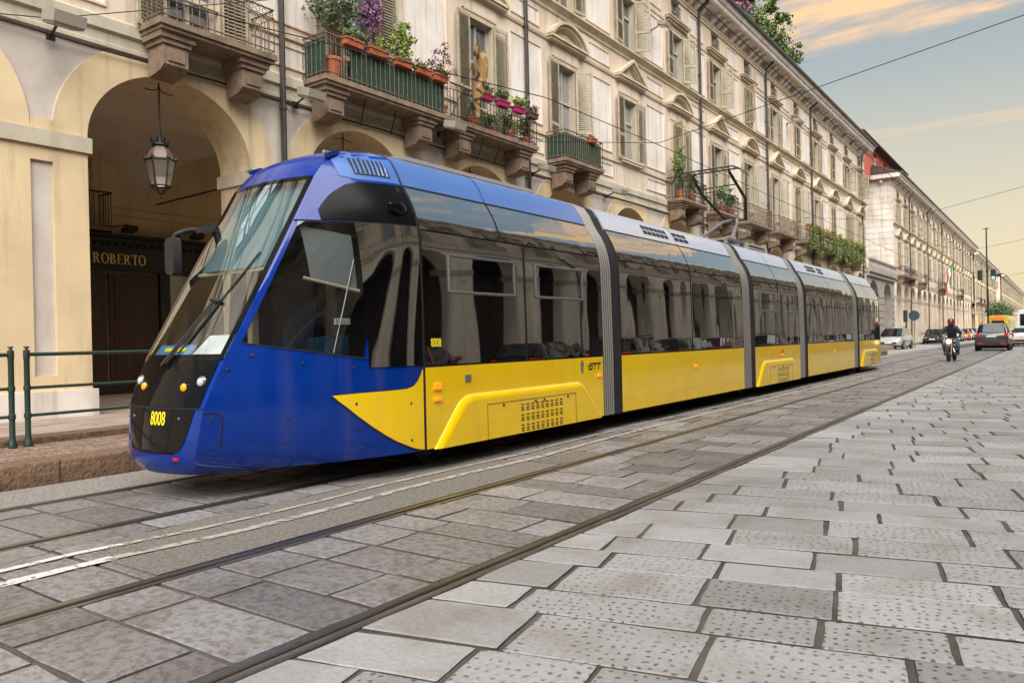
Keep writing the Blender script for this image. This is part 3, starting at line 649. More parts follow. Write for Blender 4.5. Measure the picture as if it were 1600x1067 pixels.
def tri_ped_mesh():
    mb = MB(); W = 1.02; z0 = 10.06; ap = 10.80
    mb.box(0.002, 0.04, -0.72, 0.72, 9.64, z0-0.05, 0)
    mb.box(0.0, 0.20, -W, W, z0-0.05, z0+0.02, 1); mb.box(0.0, 0.25, -W-0.04, W+0.04, z0+0.02, z0+0.09, 1)
    for s in (-1, 1):
        d = Vector((0, -s*W, ap-z0-0.09)); l = d.length; d.normalize(); up_ = Vector((0, d.z*s, abs(d.y)))
        c = Vector((0, s*W/2, (ap+z0+0.09)/2))
        mb.obox(c+Vector((0.13, 0, 0)), (0.13, 0, 0), d*(l/2+0.03), up_*0.04, 1); mb.obox(c+Vector((0.09, 0, 0))-up_*0.07, (0.09, 0, 0), d*(l/2-0.06), up_*0.035, 1)
    return mb.mesh('triangular_pediment', [PINK, TRIM])
def lintel_mesh(z, hw=1.0):
    mb = MB(); mb.box(0, 0.12, -hw+0.12, hw-0.12, z-0.16, z-0.07, 0); mb.box(0, 0.20, -hw, hw, z-0.07, z+0.0, 0); mb.box(0, 0.24, -hw-0.03, hw+0.03, z, z+0.05, 0)
    return mb.mesh('lintel', TRIM)
def sill_mesh(z, hw):
    mb = MB(); mb.box(0, 0.14, -hw, hw, z-0.10, z-0.02); mb.box(0, 0.17, -hw-0.03, hw+0.03, z-0.02, z+0.03); return mb.mesh('sill', TRIM)
def panel_mesh(hw, z0, z1, mt):
    """field sunk inside a raised moulded edge"""
    mb = MB(); b = 0.05
    def ring(o, x): return [(x, -hw+o, z0+o), (x, hw-o, z0+o), (x, hw-o, z1-o), (x, -hw+o, z1-o)]
    A, B, C, D = ring(0, 0.002), ring(0.012, 0.034), ring(b, 0.034), ring(b+0.02, 0.006)
    for P, Q, mi in ((A, B, 1), (B, C, 1), (C, D, 1)):
        for k in range(4): mb.quad(P[k], P[(k+1) % 4], Q[(k+1) % 4], Q[k], mi)
    mb.poly(D, 0); return mb.mesh('wall_panel', [mt, PINK])
def modillion_mesh():
    mb = MB(); prof = [(0, 14.62), (0.10, 14.66), (0.34, 14.86), (0.46, 14.94), (0.46, 15.06), (0, 15.06)]
    mb.prism(prof, -0.085, 0.085, axis='y'); return mb.mesh('modillion', WHITE_ST)

def cornice(mb, y0, y1, sc=0):
    moulding(mb, [(0, 14.42), (0.06, 14.44), (0.06, 14.52), (0.10, 14.56), (0.10, 14.62), (0, 14.62)], y0, y1, 1)
    moulding(mb, [(0, 15.06), (0.62, 15.06), (0.66, 15.12), (0.66, 15.22), (0.74, 15.27), (0.80, 15.42), (0.80, 15.50), (0, 15.50)], y0, y1, 0)
def courses(mb, y0, y1):
    moulding(mb, [(-0.05, 5.96), (0.05, 5.98), (0.05, 6.04), (0.02, 6.06), (0.02, 6.20), (0.075, 6.24), (0.075, 6.42), (0.04, 6.46), (-0.05, 6.46)], y0, y1, 2)
    moulding(mb, [(0, 7.16), (0.05, 7.17), (0.05, 7.26), (0, 7.28)], y0, y1, 1)
    moulding(mb, [(0, 9.98), (0.04, 10.0), (0.06, 10.06), (0.06, 10.12), (0, 10.14)], y0, y1, 1)
    moulding(mb, [(0, 10.86), (0.05, 10.9), (0.05, 10.98), (0.14, 11.06), (0.20, 11.10), (0.20, 11.16), (0, 11.20)], y0, y1, 1)
    moulding(mb, [(0, 13.28), (0.03, 13.29), (0.03, 13.38), (0, 13.39)], y0, y1, 1)

def downpipe(parent, y, z1=15.0, z0=0.35):
    mb = MB(); mb.tube((0.11, y, z0), (0.11, y, z1-0.6), 0.055, 8); mb.path([(0.11, y, z1-0.6), (0.16, y, z1-0.25), (0.45, y+0.05, z1+0.0), (0.78, y+0.1, z1+0.45)], 0.055, 8)
    z = z0+1.2
    while z < z1-0.8:
        mb.tube((0.11, y, z), (0.11, y, z+0.05), 0.07, 8); mb.box(0, 0.11, y-0.012, y+0.012, z+0.01, z+0.04); z += 2.1
    mb.build('downpipe', PIPE, parent, smooth=True, loc=(0, 0, 0))

def window(parent, y, kind, style, r, detail=2):
    """a window part with its panes, shutters, pediment and sill below it"""
    W = {'w1': WIN1, 'd1': WIN1D, 'w2': WIN2, 'w3': WIN3}[kind]; hw, z0, z1 = W['hw'], W['z0'], W['z1']
    wf = obj('window', cached(('wf', kind), lambda: window_frame_mesh(hw, z0, z1, 0.66 if kind != 'w3' else 0.5, kind != 'w3', kind == 'w3')), parent, (0, y, 0))
    mt = CURT if r.random() < 0.45 else PANE
    for s in (-1, 1): obj('pane', cached(('pn', kind, s, mt.name), lambda: pane_mesh(hw, z0, z1, s, mt)), wf, (0, 0, 0))
    if kind != 'w3':
        w = 0.54; h = z1-z0+0.02
        me = cached(('sh', kind, detail), lambda: shutter_mesh(w, h, 0.062 if detail > 1 else 0.13))
        for s in (-1, 1):
            st = style if isinstance(style, str) else style[0 if s < 0 else 1]
            # open: folded back flat on the wall; ajar: standing off the wall; closed: across the opening
            a = {'open': R(r.uniform(172, 178)), 'ajar': R(r.uniform(105, 140)), 'closed': R(r.uniform(1, 5))}[st]
            # leaf reaches +y from its hinge at rest; swings out over the street
            sh = obj('shutter', me, wf, (0.11 if s < 0 or st == 'closed' else 0.066, s*(hw+0.005), z0))
            sh.rotation_euler = (0, 0, -a if s < 0 else math.pi+a)
    return wf

def make_building(name, label, loc, rz, bays, doors=(), detail=2, ystart=None, yend=None, pipes=(), shut=None, offs=None, seed=1, modil=True, arcade=(None, None), panels=True, ped0=0, inner=None):
    b = empty(name, loc, rz); tag(b, label, 'building'); r = random.Random(seed)
    y0 = -HB if ystart is None else ystart; y1 = (bays-1)*PITCHB+HB if yend is None else yend
    aw = cached(('aw', arcade), lambda: arcade_wall_mesh(*[MATS[a] if a else None for a in arcade]))
    wallm = [PINK, BAND]
    offs = offs or {}
    for k in range(bays):
        y = k*PITCHB; d = k in doors
        obj('arcade_wall', aw, b, (0, y, 0))
        if detail > 0:
            obj('vault', cached(('vault', inner.name if inner else 0), lambda: vault_mesh(inner)), b, (0, y, 0))
        off = offs.get(k, 0.0); W1 = WIN1D if d else WIN1
        hk = ('uw', d, off)
        obj('upper_wall', cached(hk, lambda: wall_holes_mesh([(off-W1['hw'], off+W1['hw'], W1['z0'], W1['z1']), (off-0.5, off+0.5, WIN2['z0'], WIN2['z1']), (off-0.4, off+0.4, WIN3['z0'], WIN3['z1'])], 6.0, 15.1, wallm)), b, (0, y, 0))
        if shut: s1, s2 = shut.get((k, 1), None), shut.get((k, 2), None)
        else: s1 = s2 = None
        s1 = s1 or r.choice(['open', 'open', 'open', 'ajar', 'closed', ('open', 'ajar')]); s2 = s2 or r.choice(['open', ('open', 'ajar'), 'ajar', 'closed', 'open'])
        w = window(b, y+off, 'd1' if d else 'w1', s1, r, detail)
        if (k+ped0) % 2: obj('segmental_pediment', cached('seg', seg_ped_mesh), w, (0, 0, 0))
        else: obj('triangular_pediment', cached('tri', tri_ped_mesh), w, (0, 0, 0))
        if not d: obj('sill', cached('sill1', lambda: sill_mesh(7.34, 0.75)), w, (0, 0, 0))
        w = window(b, y+off, 'w2', s2, r, detail); obj('lintel', cached('lin2', lambda: lintel_mesh(13.50)), w, (0, 0, 0))
        w = window(b, y+off, 'w3', 'open', r, detail)
    for k in range(bays+1):
        y = (k-0.5)*PITCHB
        ye = min(max(y, y0+0.001), y1)
        obj('impost', cached(('imp', arcade), lambda: pier_band_mesh(4.27, 4.50, 0.05, BAND, 'impost')), b, (0, y, 0))
        obj('plinth', cached('pli', lambda: pier_band_mesh(0.02, 0.70, 0.06, WHITE_ST, 'plinth')), b, (0, y, 0))
        if panels and 0 < k < bays:
            dy = (offs.get(k-1, 0)+offs.get(k, 0))/2
            for nm, hw, z0, z1, mt in (('a', 0.80, 7.42, 9.72, WHITE_ST), ('b', 0.72, 10.22, 10.74, WHITE_ST), ('c', 0.82, 6.60, 7.06, WHITE_ST), ('d', 0.80, 11.34, 13.14, WHITE_ST), ('e', 0.72, 13.52, 14.34, WHITE_ST)):
                obj('wall_panel', cached(('pan', nm), lambda: panel_mesh(hw, z0, z1, mt)), b, (0, y+dy, 0))
    mb = MB(); courses(mb, y0, y1); mb.build('string_course', [WHITE_ST, TRIM, BAND], b, loc=(0, 0, 0))
    mb = MB(); cornice(mb, y0-0.2, y1+0.2); mb.build('cornice', [WHITE_ST, TRIM], b, loc=(0, 0, 0))
    if modil == 'each':
        q = int((y1-y0)/0.62)
        for k in range(q): 
            if k % 4 != 3: obj('modillion', cached('modil', modillion_mesh), b, (0, y0+0.4+k*0.62, 0))
    elif modil:
        mb = MB(); q = int((y1-y0)/0.62); prof = [(0, 14.62), (0.10, 14.66), (0.34, 14.86), (0.46, 14.94), (0.46, 15.06), (0, 15.06)]
        for k in range(q):
            if k % 4 != 3: mb.prism(prof, y0+0.32+k*0.62, y0+0.48+k*0.62, axis='y')
        tag(mb.build('modillion_row', WHITE_ST, b, loc=(0, 0, 0)), kind='stuff')
    # gutter, roof, body behind the facade
    mb = MB(); mb.tube((0.86, y0-0.25, 15.52), (0.86, y1+0.25, 15.52), 0.085, 8); mb.build('gutter', GUTTER, b, smooth=True, loc=(0, 0, 0))
    mb = MB(); mb.prism([(0.82, 15.51), (0.82, 15.58), (-6.5, 18.3), (-14, 15.58), (-14, 15.51)], y0-0.2, y1+0.2, axis='y'); mb.build('roof', ROOF, b, loc=(0, 0, 0))
    mb = MB()
    mb.quad((-5.0, y0, 0.02), (-5.0, y1, 0.02), (-5.0, y1, 6.2), (-5.0, y0, 6.2), 0)
    mb.box(-5.0, -0.9, y0+0.02, y1-0.02, 5.98, 6.25, 1); mb.box(-13.5, -0.27, y0+0.01, y1-0.01, 6.26, 15.05, 2)
    mb.box(-13.5, -5.02, y0+0.01, y1-0.01, 0.02, 6.26, 2)
    mb.build('inner_wall', [inner or INNERY, VAULT if inner is None else inner, PINK], b, loc=(0, 0, 0))
    for p in pipes: downpipe(b, p)
    return b

BAY0 = 7.275-PITCHB                      # bay 0 is the one left of the frame
def by(k): return BAY0+PITCHB*k
doors1 = (0, 1, 2, 3, 4, 6, 7, 8, 9, 10, 11, 12, 13)
shut1 = {(1, 1): 'open', (2, 1): 'open', (3, 1): 'open', (4, 1): ('open', 'ajar'), (5, 1): 'open', (6, 1): ('ajar', 'open'), (7, 1): 'open', (5, 2): ('open', 'ajar'), (6, 2): ('open', 'ajar'), (7, 2): ('open', 'ajar'), (8, 2): ('ajar', 'closed'), (3, 2): 'open', (4, 2): 'open'}
b1 = make_building('arcaded_building', 'long pink-beige arcaded building behind the tram with pedimented windows and balconies', (XF, BAY0, 0), 0, 15, doors1, 2, ystart=-HB-4.0, yend=14.5*PITCHB, pipes=[9.40-BAY0, 17.7-BAY0, 30.5-BAY0, 39.4-BAY0, 48.0-BAY0, 62.6-BAY0], shut=shut1, offs={1: 0.33}, seed=4, modil='each', ped0=1)
# plain returns closing the ends of the first block
mb = MB(); mb.box(-0.9, -0.01, -HB-4.0, -HB-0.001, 0.02, 15.05, 0); mb.build('end_wall', [PINK], b1, loc=(0, 0, 0))

b2 = make_building('arcaded_building', 'pale arcaded building with rusticated corner beyond the side street', (XF, 79.0, 0), 0, 18, (3, 7, 12), 1, ystart=-2.9, yend=76.4, pipes=[6.3, 19.1, 32, 45, 58, 72], seed=9, arcade=('pink_beige_stucco', 'whitish_stucco'))
mb = MB(); mb.box(-13.5, -0.02, -2.9, -HB-0.001, 0.02, 15.05, 0)
for k in range(28): mb.box(-0.9, 0.05, -2.95, -2.35, 0.2+k*0.53, 0.2+k*0.53+0.505, 0)
for k in range(28): mb.box(-3.6, -0.92, -2.94, -2.85, 0.2+k*0.53, 0.2+k*0.53+0.505, 0)
mb.build('rusticated_corner', WHITE_ST, b2, loc=(0, 0, 0))
mb = MB(); mb.box(-13.6, 0.7, -3.6, -2.9, 15.06, 15.45, 0)
for k in range(12): mb.box(-13+k*1.1, -12.8+k*1.1, -3.35, -2.9, 14.7, 15.06, 0)
mb.build('return_cornice', WHITE_ST, b2, loc=(0, 0, 0))
mb = MB(); mb.prism([(0.8, 15.5), (-14, 15.5), (-8, 18.0)], -3.7, -2.9, axis='y'); mb.build('hipped_roof_end', ROOF, b2, loc=(0, 0, 0))
b3 = make_building('arcaded_building', 'farther pale arcaded building past the lamp mast', (XF-0.4, 166.0, 0), 0, 14, (2, 5), 0, pipes=[12, 30, 48], seed=12, panels=False)
b4 = make_building('arcaded_building', 'farthest arcaded building at the end of the street', (XF+0.1, 238.0, 0), 0, 36, (), 0, seed=13, panels=False, modil=False)
bo = make_building('arcaded_building', 'arcaded building across the street, mirrored in the tram windows', (XR, 100.0, 0), math.pi, 27, (), 1, seed=15, panels=False, modil=True, pipes=[10, 30, 50, 70, 90], arcade=('cream_stucco', 'cream_stucco'), inner=mat('shopfronts_painted_shade', (0.03, 0.026, 0.022), 0.5, var=1, vscale=0.6, col2=(0.09, 0.07, 0.05)))  # shopfront wall and vault darkened in colour to stand for arcade shade

# red rendered house rising behind the second block
mb = MB(); hb = empty('red_house', (-17, 82, 0)); tag(hb, 'red rendered house rising behind the tiled roof of the second block', 'building')
mb.box(-22, -13.6, 70, 92, 15.0, 18.1); mb.build('wall', mat('red_render', (0.52, 0.10, 0.055), 0.9, var=0.25), hb)
mb = MB(); mb.prism([(-22.6, 18.1), (-12.9, 18.1), (-12.9, 18.22), (-17.8, 19.6), (-22.6, 18.22)], 69.4, 92.6, axis='y'); mb.build('roof', ROOF, hb)
for k in range(4):
    mb = MB(); mb.box(-13.62, -13.56, 72+k*5, 72.9+k*5, 16.3, 17.7); mb.build('window', PANE, hb)

# stone arcade that carries a terrace over the mouth of the side street
tb = empty('terrace_arcade', (XF, 70, 0)); tag(tb, 'dark grey stone arcade carrying a terrace across the side street', 'arcade')
mb = MB(); ya, yb = 64.15, 76.05; mid = (ya+yb)/2
for c in (67.0, 73.0):
    n = 16; pts = [(c+1.9*math.cos(math.pi*k/n), 3.9+1.6*math.sin(math.pi*k/n)) for k in range(n+1)]
    for k in range(n):
        a, b_ = pts[k], pts[k+1]
        mb.quad((XF, *a), (XF, *b_), (XF, b_[0], 6.0), (XF, a[0], 6.0)); mb.quad((XF, *a), (XF-1.0, *a), (XF-1.0, *b_), (XF, *b_)); mb.quad((XF-1, *a), (XF-1, *b_), (XF-1, b_[0], 6.0), (XF-1, a[0], 6.0))
for a, b_ in ((ya, 65.1), (68.9, 71.1), (74.9, yb)): mb.box(XF-1.0, XF, a, b_, 0.02, 6.0)
mb.box(XF-4.9, XF+0.35, ya, yb, 6.0, 6.3); mb.box(XF, XF+0.2, ya, yb, 5.7, 6.0)
mb.build('stone_arches', GREYST, tb)
for a, b_ in ((ya, 65.1), (68.9, 71.1), (74.9, yb)):
    for k in range(8):
        mb = MB(); mb.box(XF+0.001, XF+0.06, a+0.03, b_-0.03, 0.3+k*0.55, 0.3+k*0.55+0.48); mb.build('rusticated_block', GREYST, tb)
mb = MB()
for k in range(52): mb.lathe([(0.045, 6.3), (0.08, 6.5), (0.04, 6.75), (0.06, 6.95)], (XF+0.2, ya+0.2+k*0.23, 0), 6)
mb.box(XF+0.08, XF+0.32, ya, yb, 6.95, 7.1); mb.build('balustrade', GREYST, tb)

# ------------------------------------------------------------------ balconies (parts of the first building)
BD = 0.72
def bracket_mesh():
    mb = MB(); w = 0.21
    mb.box(0.08, 0.62, -w-0.09, w+0.09, 6.20, 6.30); mb.box(0.08, 0.58, -w-0.04, w+0.04, 6.12, 6.20)
    mb.prism([(0.08, 6.12), (0.54, 6.12), (0.54, 5.80), (0.42, 5.72), (0.08, 5.66)], -w, w, axis='y')
    mb.box(0.54, 0.565, -w+0.07, w-0.07, 5.86, 6.06)
    return mb.mesh('bracket', BROWNST)
def railing(mb, y0, y1, bars=0.125, style=0, near=True, far=True, zt=7.26, z0=6.46):
    x = BD-0.04
    def run(p, q):
        L = math.hypot(q[0]-p[0], q[1]-p[1]); n = max(2, int(L/bars))
        for z, r in ((z0+0.07, 0.012), (zt, 0.018), (zt-0.14, 0.010)): mb.tube((*p, z), (*q, z), r, 5, mi=0)
        for k in range(n+1):
            a = lerp(p[0], q[0], k/n); b = lerp(p[1], q[1], k/n); mb.tube((a, b, z0), (a, b, zt-0.14 if style else zt), 0.0095, 5, mi=0)
            if style and k < n:
                a2 = lerp(p[0], q[0], (k+.5)/n); b2 = lerp(p[1], q[1], (k+.5)/n); dx, dy = (q[0]-p[0])/L, (q[1]-p[1])/L
                pts = [(a2+dx*0.045*math.cos(t), b2+dy*0.045*math.cos(t), zt-0.07+0.045*math.sin(t)) for t in [i*math.pi/4 for i in range(9)]]
                mb.path(pts, 0.006, 4, 0)
    run((x, y0+0.04), (x, y1-0.04))
    if near: run((0.02, y0+0.04), (x, y0+0.04))
    if far: run((0.02, y1-0.04), (x, y1-0.04))
def balcony(parent, y0, y1, br, style=0, near=True, far=True, rmat=None, bars=0.125, ox=0.0):
    mb = MB(); mb.box(0, BD, y0, y1, 6.36, 6.46); mb.box(0, BD-0.04, y0+0.04, y1-0.04, 6.30, 6.36)
    o = mb.build('balcony', BROWNST, parent, loc=(0, 0, 0))
    for q in br: obj('bracket', cached('bracket', bracket_mesh), o, (0, q, 0))
    mb = MB(); railing(mb, y0, y1, bars, style, near, far); mb.build('railing', rmat or RUSTIRON, o, loc=(0, 0, 0))
    return o
B = lambda y: y-BAY0
balcony(b1, B(6.62), B(8.82), (B(6.98), B(8.42)), 1, rmat=RUSTIRON)
balA = balcony(b1, B(9.92), B(13.60), (B(10.32), B(12.95)), 0, far=False, bars=0.13)
balB = balcony(b1, B(13.61), B(17.28), (B(14.35), B(16.85)), 1, near=False, rmat=IRON)
balC = balcony(b1, B(18.68), B(20.95), (B(19.12), B(20.5)), 0, rmat=RUSTIRON, bars=0.12)
balD = balcony(b1, B(27.0), B(29.5), (B(27.4), B(29.1)), 1, rmat=IRON)
balE = balcony(b1, B(30.9), B(33.3), (B(31.3), B(32.9)), 1, rmat=IRON)
balF = balcony(b1, B(34.6), B(38.0), (B(35.0), B(37.6)), 0)
balG = balcony(b1, B(39.1), B(42.3), (B(39.5), B(41.9)), 0)
balH = balcony(b1, B(44.2), B(59.6), (B(44.7), B(48.3), B(52.0), B(55.7), B(59.1)), 0, rmat=IRON, bars=0.2)
# green netting tied inside two of the railings
mb = MB(); mb.box(BD-0.085, BD-0.07, B(10.62), B(13.45), 6.50, 7.20); mb.build('netting', GREENSHEET, balA, loc=(0, 0, 0))
mb = MB(); mb.box(0.05, BD-0.09, B(9.99), B(10.005), 6.50, 7.20); mb.build('netting', GREENSHEET, balA, loc=(0, 0, 0))
mb = MB(); mb.box(BD-0.085, BD-0.07, B(18.80), B(20.85), 6.50, 7.18); mb.box(0.05, BD-0.09, B(18.75), B(18.765), 6.50, 7.18); mb.build('netting', GREENSHEET, balC, loc=(0, 0, 0))
# iron struts under the long balconies
for y_, b_ in ((11.2, balA), (12.1, balA), (15.2, balB), (15.9, balB)):
    mb = MB(); mb.tube((XF+0.03, y_+0.25, 5.9), (XF+0.45, y_, 6.3), 0.014, 5); mb.build('strut', IRON, b_)
# balconies on the farther blocks
for b_, ys in ((b2, ((2*PITCHB+3.2, 3*PITCHB+1.1), (6.7*PITCHB, 7.4*PITCHB), (11.6*PITCHB, 12.5*PITCHB), (-1.5, 6.0))), (b3, ((0.2, 4.2), (9, 12), (20, 24)))):
    for a, c in ys: balcony(b_, a, c, (a+0.4, c-0.4), 0, rmat=IRON, bars=0.25)

# ------------------------------------------------------------------ plants
def bush(mb, c, rad, n, size, mats_w, r, clump=5):
    """leaves gathered in clumps inside an ellipsoid, thinning outwards"""
    cs = []
    for _ in range(max(1, n//26)):
        d = Vector((r.gauss(0, 1), r.gauss(0, 1), r.gauss(0, 1))).normalized()*r.random()**0.5
        cs.append(Vector(c)+Vector((d.x*rad[0], d.y*rad[1], d.z*rad[2])))
    for q in cs:
        mi = r.choices(range(len(mats_w)), mats_w)[0]; s = 0.30*min(rad)
        for _ in range(26):
            p = q+Vector((r.gauss(0, s), r.gauss(0, s), r.gauss(0, s*0.8)))
            mb.leaf(p, size, mi if r.random() < 0.75 else r.choices(range(len(mats_w)), mats_w)[0], r)
def box_pot(mb, x, y, z, l, w, h):
    t = 0.015
    mb.prism([(x-w/2*0.8, z), (x+w/2*0.8, z), (x+w/2, z+h), (x-w/2, z+h)], y-l/2, y+l/2, axis='y')
    mb.box(x-w/2-t, x+w/2+t, y-l/2-t, y+l/2+t, z+h-0.03, z+h+0.001)
def planter(name, label, group, y, z, l, pot, bushes, seed, x=XF+BD-0.0, h=0.17, stems=()):
    r = random.Random(seed); e = empty(name, (x, y, z)); tag(e, label, 'plant', group)
    mb = MB(); box_pot(mb, x, y, z+.03, l*.84, 0.17, h-.03); mb.build('planter_box', pot, e)
    mb = MB()
    for (dy, dz, rad, n, size, w) in bushes: bush(mb, (x, y+dy, z+h+dz), rad, int(n*1.35), size*1.15, w, r)
    mb.build('foliage', [LEAF_A, LEAF_B, LEAF_C, LEAF_D, LEAF_R, LEAF_BR, LEAF_P], e)
    return e
G1 = 'terracotta window boxes on the long balcony rail'
ZR = 7.12
planter('flower_box', 'terracotta box with grey-green plant, first on the netted balcony rail', G1, 10.62, ZR, 0.55, TERRA, [(0, .12, (.13, .28, .18), 260, .05, (2, 1, 2, 3, 0, 0, 0))], 1)
planter('flower_box', 'terracotta box with red and yellow flowers, second on the netted balcony rail', G1, 11.30, ZR, 0.60, TERRA, [(0, .12, (.14, .32, .17), 300, .05, (3, 3, 1, 1, 1, 0, 0))], 2)
planter('flower_box', 'terracotta box with tall yellow-green bush, third on the netted balcony rail', G1, 12.05, ZR, 0.55, TERRA, [(0, .40, (.18, .30, .45), 700, .06, (2, 6, 0, 0, 0, 0, 0)), (.1, .05, (.14, .3, .12), 120, .05, (3, 3, 1, 0, 0, 0, 0))], 3)
planter('flower_box', 'terracotta box with grey succulents, fourth on the netted balcony rail', G1, 12.68, ZR, 0.50, TERRA, [(0, .06, (.13, .26, .12), 240, .045, (1, 1, 1, 4, 0, 1, 0))], 4)
planter('flower_box', 'terracotta box with dry brown plants at the end of the netting', G1, 13.25, ZR, 0.50, TERRA, [(0, .08, (.14, .3, .15), 260, .045, (1, 0, 2, 1, 0, 6, 1))], 5)
G2 = 'magenta window boxes on the balcony rail'
planter('flower_box', 'magenta box with green plant nearest the flag', G2, 14.98, ZR, 0.48, MAGENTA, [(0, .12, (.12, .22, .16), 200, .05, (3, 3, 1, 0, 0, 0, 0))], 6)
planter('flower_box', 'magenta box with tall leafy plant, second from the flag', G2, 15.66, ZR, 0.50, MAGENTA, [(0, .14, (.13, .24, .18), 260, .06, (4, 1, 2, 0, 0, 0, 0))], 7)
planter('flower_box', 'magenta box with yellow-green spiky plant, third from the flag', G2, 16.35, ZR, 0.50, MAGENTA, [(0, .14, (.13, .26, .17), 260, .06, (2, 5, 1, 0, 0, 0, 0))], 8)
planter('flower_box', 'dark box with reddish brown plant at the far balcony corner', None, 16.98, ZR, 0.45, LEAF_BR, [(0, .08, (.13, .24, .16), 240, .05, (2, 2, 2, 0, 1, 4, 0))], 9)
def pot_plant(name, label, x, y, z, pr, ph, bushes, seed, pot=None, trunk=0, group=None):
    r = random.Random(seed); e = empty(name, (x, y, z)); tag(e, label, 'plant', group)
    mb = MB(); mb.lathe([(pr*0.72, z), (pr*0.95, z+ph*0.85), (pr*1.06, z+ph*0.86), (pr*1.06, z+ph), (pr*0.9, z+ph-0.01)], (x, y, 0), 12); mb.build('pot', pot or TERRA, e, smooth=True)
    if trunk:
        mb = MB(); mb.tube((x, y, z+ph*0.9), (x+0.03, y+0.05, z+ph+trunk), 0.03, 6, 0.018)
        for k in range(6):
            t = r.uniform(0.5, 1); a = r.random()*6.28; mb.tube((x+.02*t, y+.05*t, z+ph+trunk*t), (x+.3*math.cos(a), y+.45*math.sin(a), z+ph+trunk*t+r.uniform(.2, .5)), 0.012, 5, 0.005)
        mb.build('trunk', TWIG, e)
    mb = MB()
    for (dx, dy, dz, rad, n, size, w) in bushes: bush(mb, (x+dx, y+dy, z+ph+dz), rad, int(n*1.2), size*1.15, w, r)
    mb.build('foliage', [LEAF_A, LEAF_B, LEAF_C, LEAF_D, LEAF_R, LEAF_BR, LEAF_P], e)
pot_plant('potted_olive', 'olive tree in a large terracotta pot at the near corner of the netted balcony', XF+0.48, 10.30, 6.46, 0.20, 0.42, [(0, .1, 1.15, (.35, .75, .55), 1500, .055, (1, 0, 2, 6, 0, 0, 0)), (0, -.35, .95, (.2, .3, .3), 260, .05, (1, 0, 2, 6, 0, 0, 0))], 21, trunk=0.8)
pot_plant('purple_shrub', 'purple flowering climber in front of the balcony door behind the flower boxes', XF+0.28, 11.55, 6.46, 0.18, 0.35, [(0, 0, 1.5, (.16, .42, .75), 1500, .05, (0, 0, 0, 0, 0, 0, 5)), (0, .1, .6, (.15, .4, .3), 300, .05, (2, 0, 2, 1, 0, 0, 3))], 22, trunk=1.0)
pot_plant('dry_climber', 'dry dark climber on a wire frame beyond the yellow-green bush', XF+0.5, 13.55, 6.46, 0.14, 0.25, [(0, 0, 1.0, (.16, .55, .60), 520, .04, (0, 0, 1, 0, 0, 3, 4))], 23, trunk=0.9)
pot_plant('potted_plant', 'terracotta pot with grey-green shrub standing on the balcony beside the flag', XF+0.5, 14.75, 6.46, 0.15, 0.26, [(0, 0, .3, (.14, .2, .28), 260, .05, (2, 1, 2, 2, 0, 0, 0))], 24)
pot_plant('potted_plant', 'low bright green plant behind the rail under the magenta boxes', XF+0.5, 15.5, 6.46, 0.15, 0.18, [(0, 0, .18, (.16, .36, .22), 480, .06, (3, 3, 1, 0, 0, 0, 0))], 25)
pot_plant('potted_plant', 'dark green bush behind the rail under the third magenta box', XF+0.5, 16.25, 6.46, 0.16, 0.20, [(0, 0, .25, (.16, .36, .28), 480, .06, (2, 1, 4, 0, 0, 0, 0))], 26)
pot_plant('potted_plant', 'rust-brown and green plant at the far end of the magenta-box balcony', XF+0.5, 16.95, 6.46, 0.16, 0.20, [(0, 0, .25, (.16, .28, .28), 420, .06, (2, 1, 1, 0, 0, 4, 0))], 27)
planter('flower_box', 'terracotta box hung on the rail of the small green-netted balcony', None, 20.2, ZR-0.02, 0.42, TERRA, [(0, .05, (.1, .2, .08), 60, .05, (2, 2, 1, 0, 0, 0, 0))], 28)
for k, (y_, lab) in enumerate(((27.25, 'climbing vine on the near corner of the balcony left of the pantograph'), (28.4, 'potted plants on the balcony just behind the pantograph'), (31.6, 'red-potted fern on the balcony right of the pantograph'), (32.7, 'small pot plant at the far end of the balcony right of the pantograph'))):
    pot_plant('potted_plant', lab, XF+0.5, y_, 6.46, 0.16, 0.3, [(0, 0, .45 if k != 0 else .8, (.2, .35, .38 if k else .9), 480 if k else 760, .07, (4, 2, 2, 0, 0, 0, 0))], 30+k, TERRA)
# ivy hanging over the long far balcony: one curtain for each planter along the rail
ir = random.Random(44)
for k in range(9):
    y_ = 44.9+k*1.72; e = empty('hanging_ivy', (XF+BD, y_, 6.46)); words = ('first', 'second', 'third', 'fourth', 'fifth', 'sixth', 'seventh', 'eighth', 'ninth')
    tag(e, words[k]+' curtain of hanging ivy along the far balcony, counted from the pantograph', 'plant', 'ivy curtains on the far balcony')
    mb = MB(); box_pot(mb, XF+BD+0.02, y_, 7.05, 1.3, 0.2, 0.2); mb.build('planter_box', TERRA, e)
    mb = MB(); bush(mb, (XF+BD+0.06, y_, 7.25), (.2, .75, .25), 420, .085, (3, 2, 2, 0, .4, 0, 0), ir)
    for _ in range(13):
        yy = y_+ir.uniform(-.8, .8); L = ir.uniform(.6, 1.5)
        for q in range(int(L*46)):
            t = ir.random(); mb.leaf((XF+BD+0.10+ir.gauss(0, .05), yy+ir.gauss(0, .07), 7.2-L*t), .085, ir.choices((0, 1, 2, 5), (3, 2, 3, 1))[0], ir)
    mb.build('foliage', [LEAF_A, LEAF_B, LEAF_C, LEAF_D, LEAF_R, LEAF_BR, LEAF_P], e)
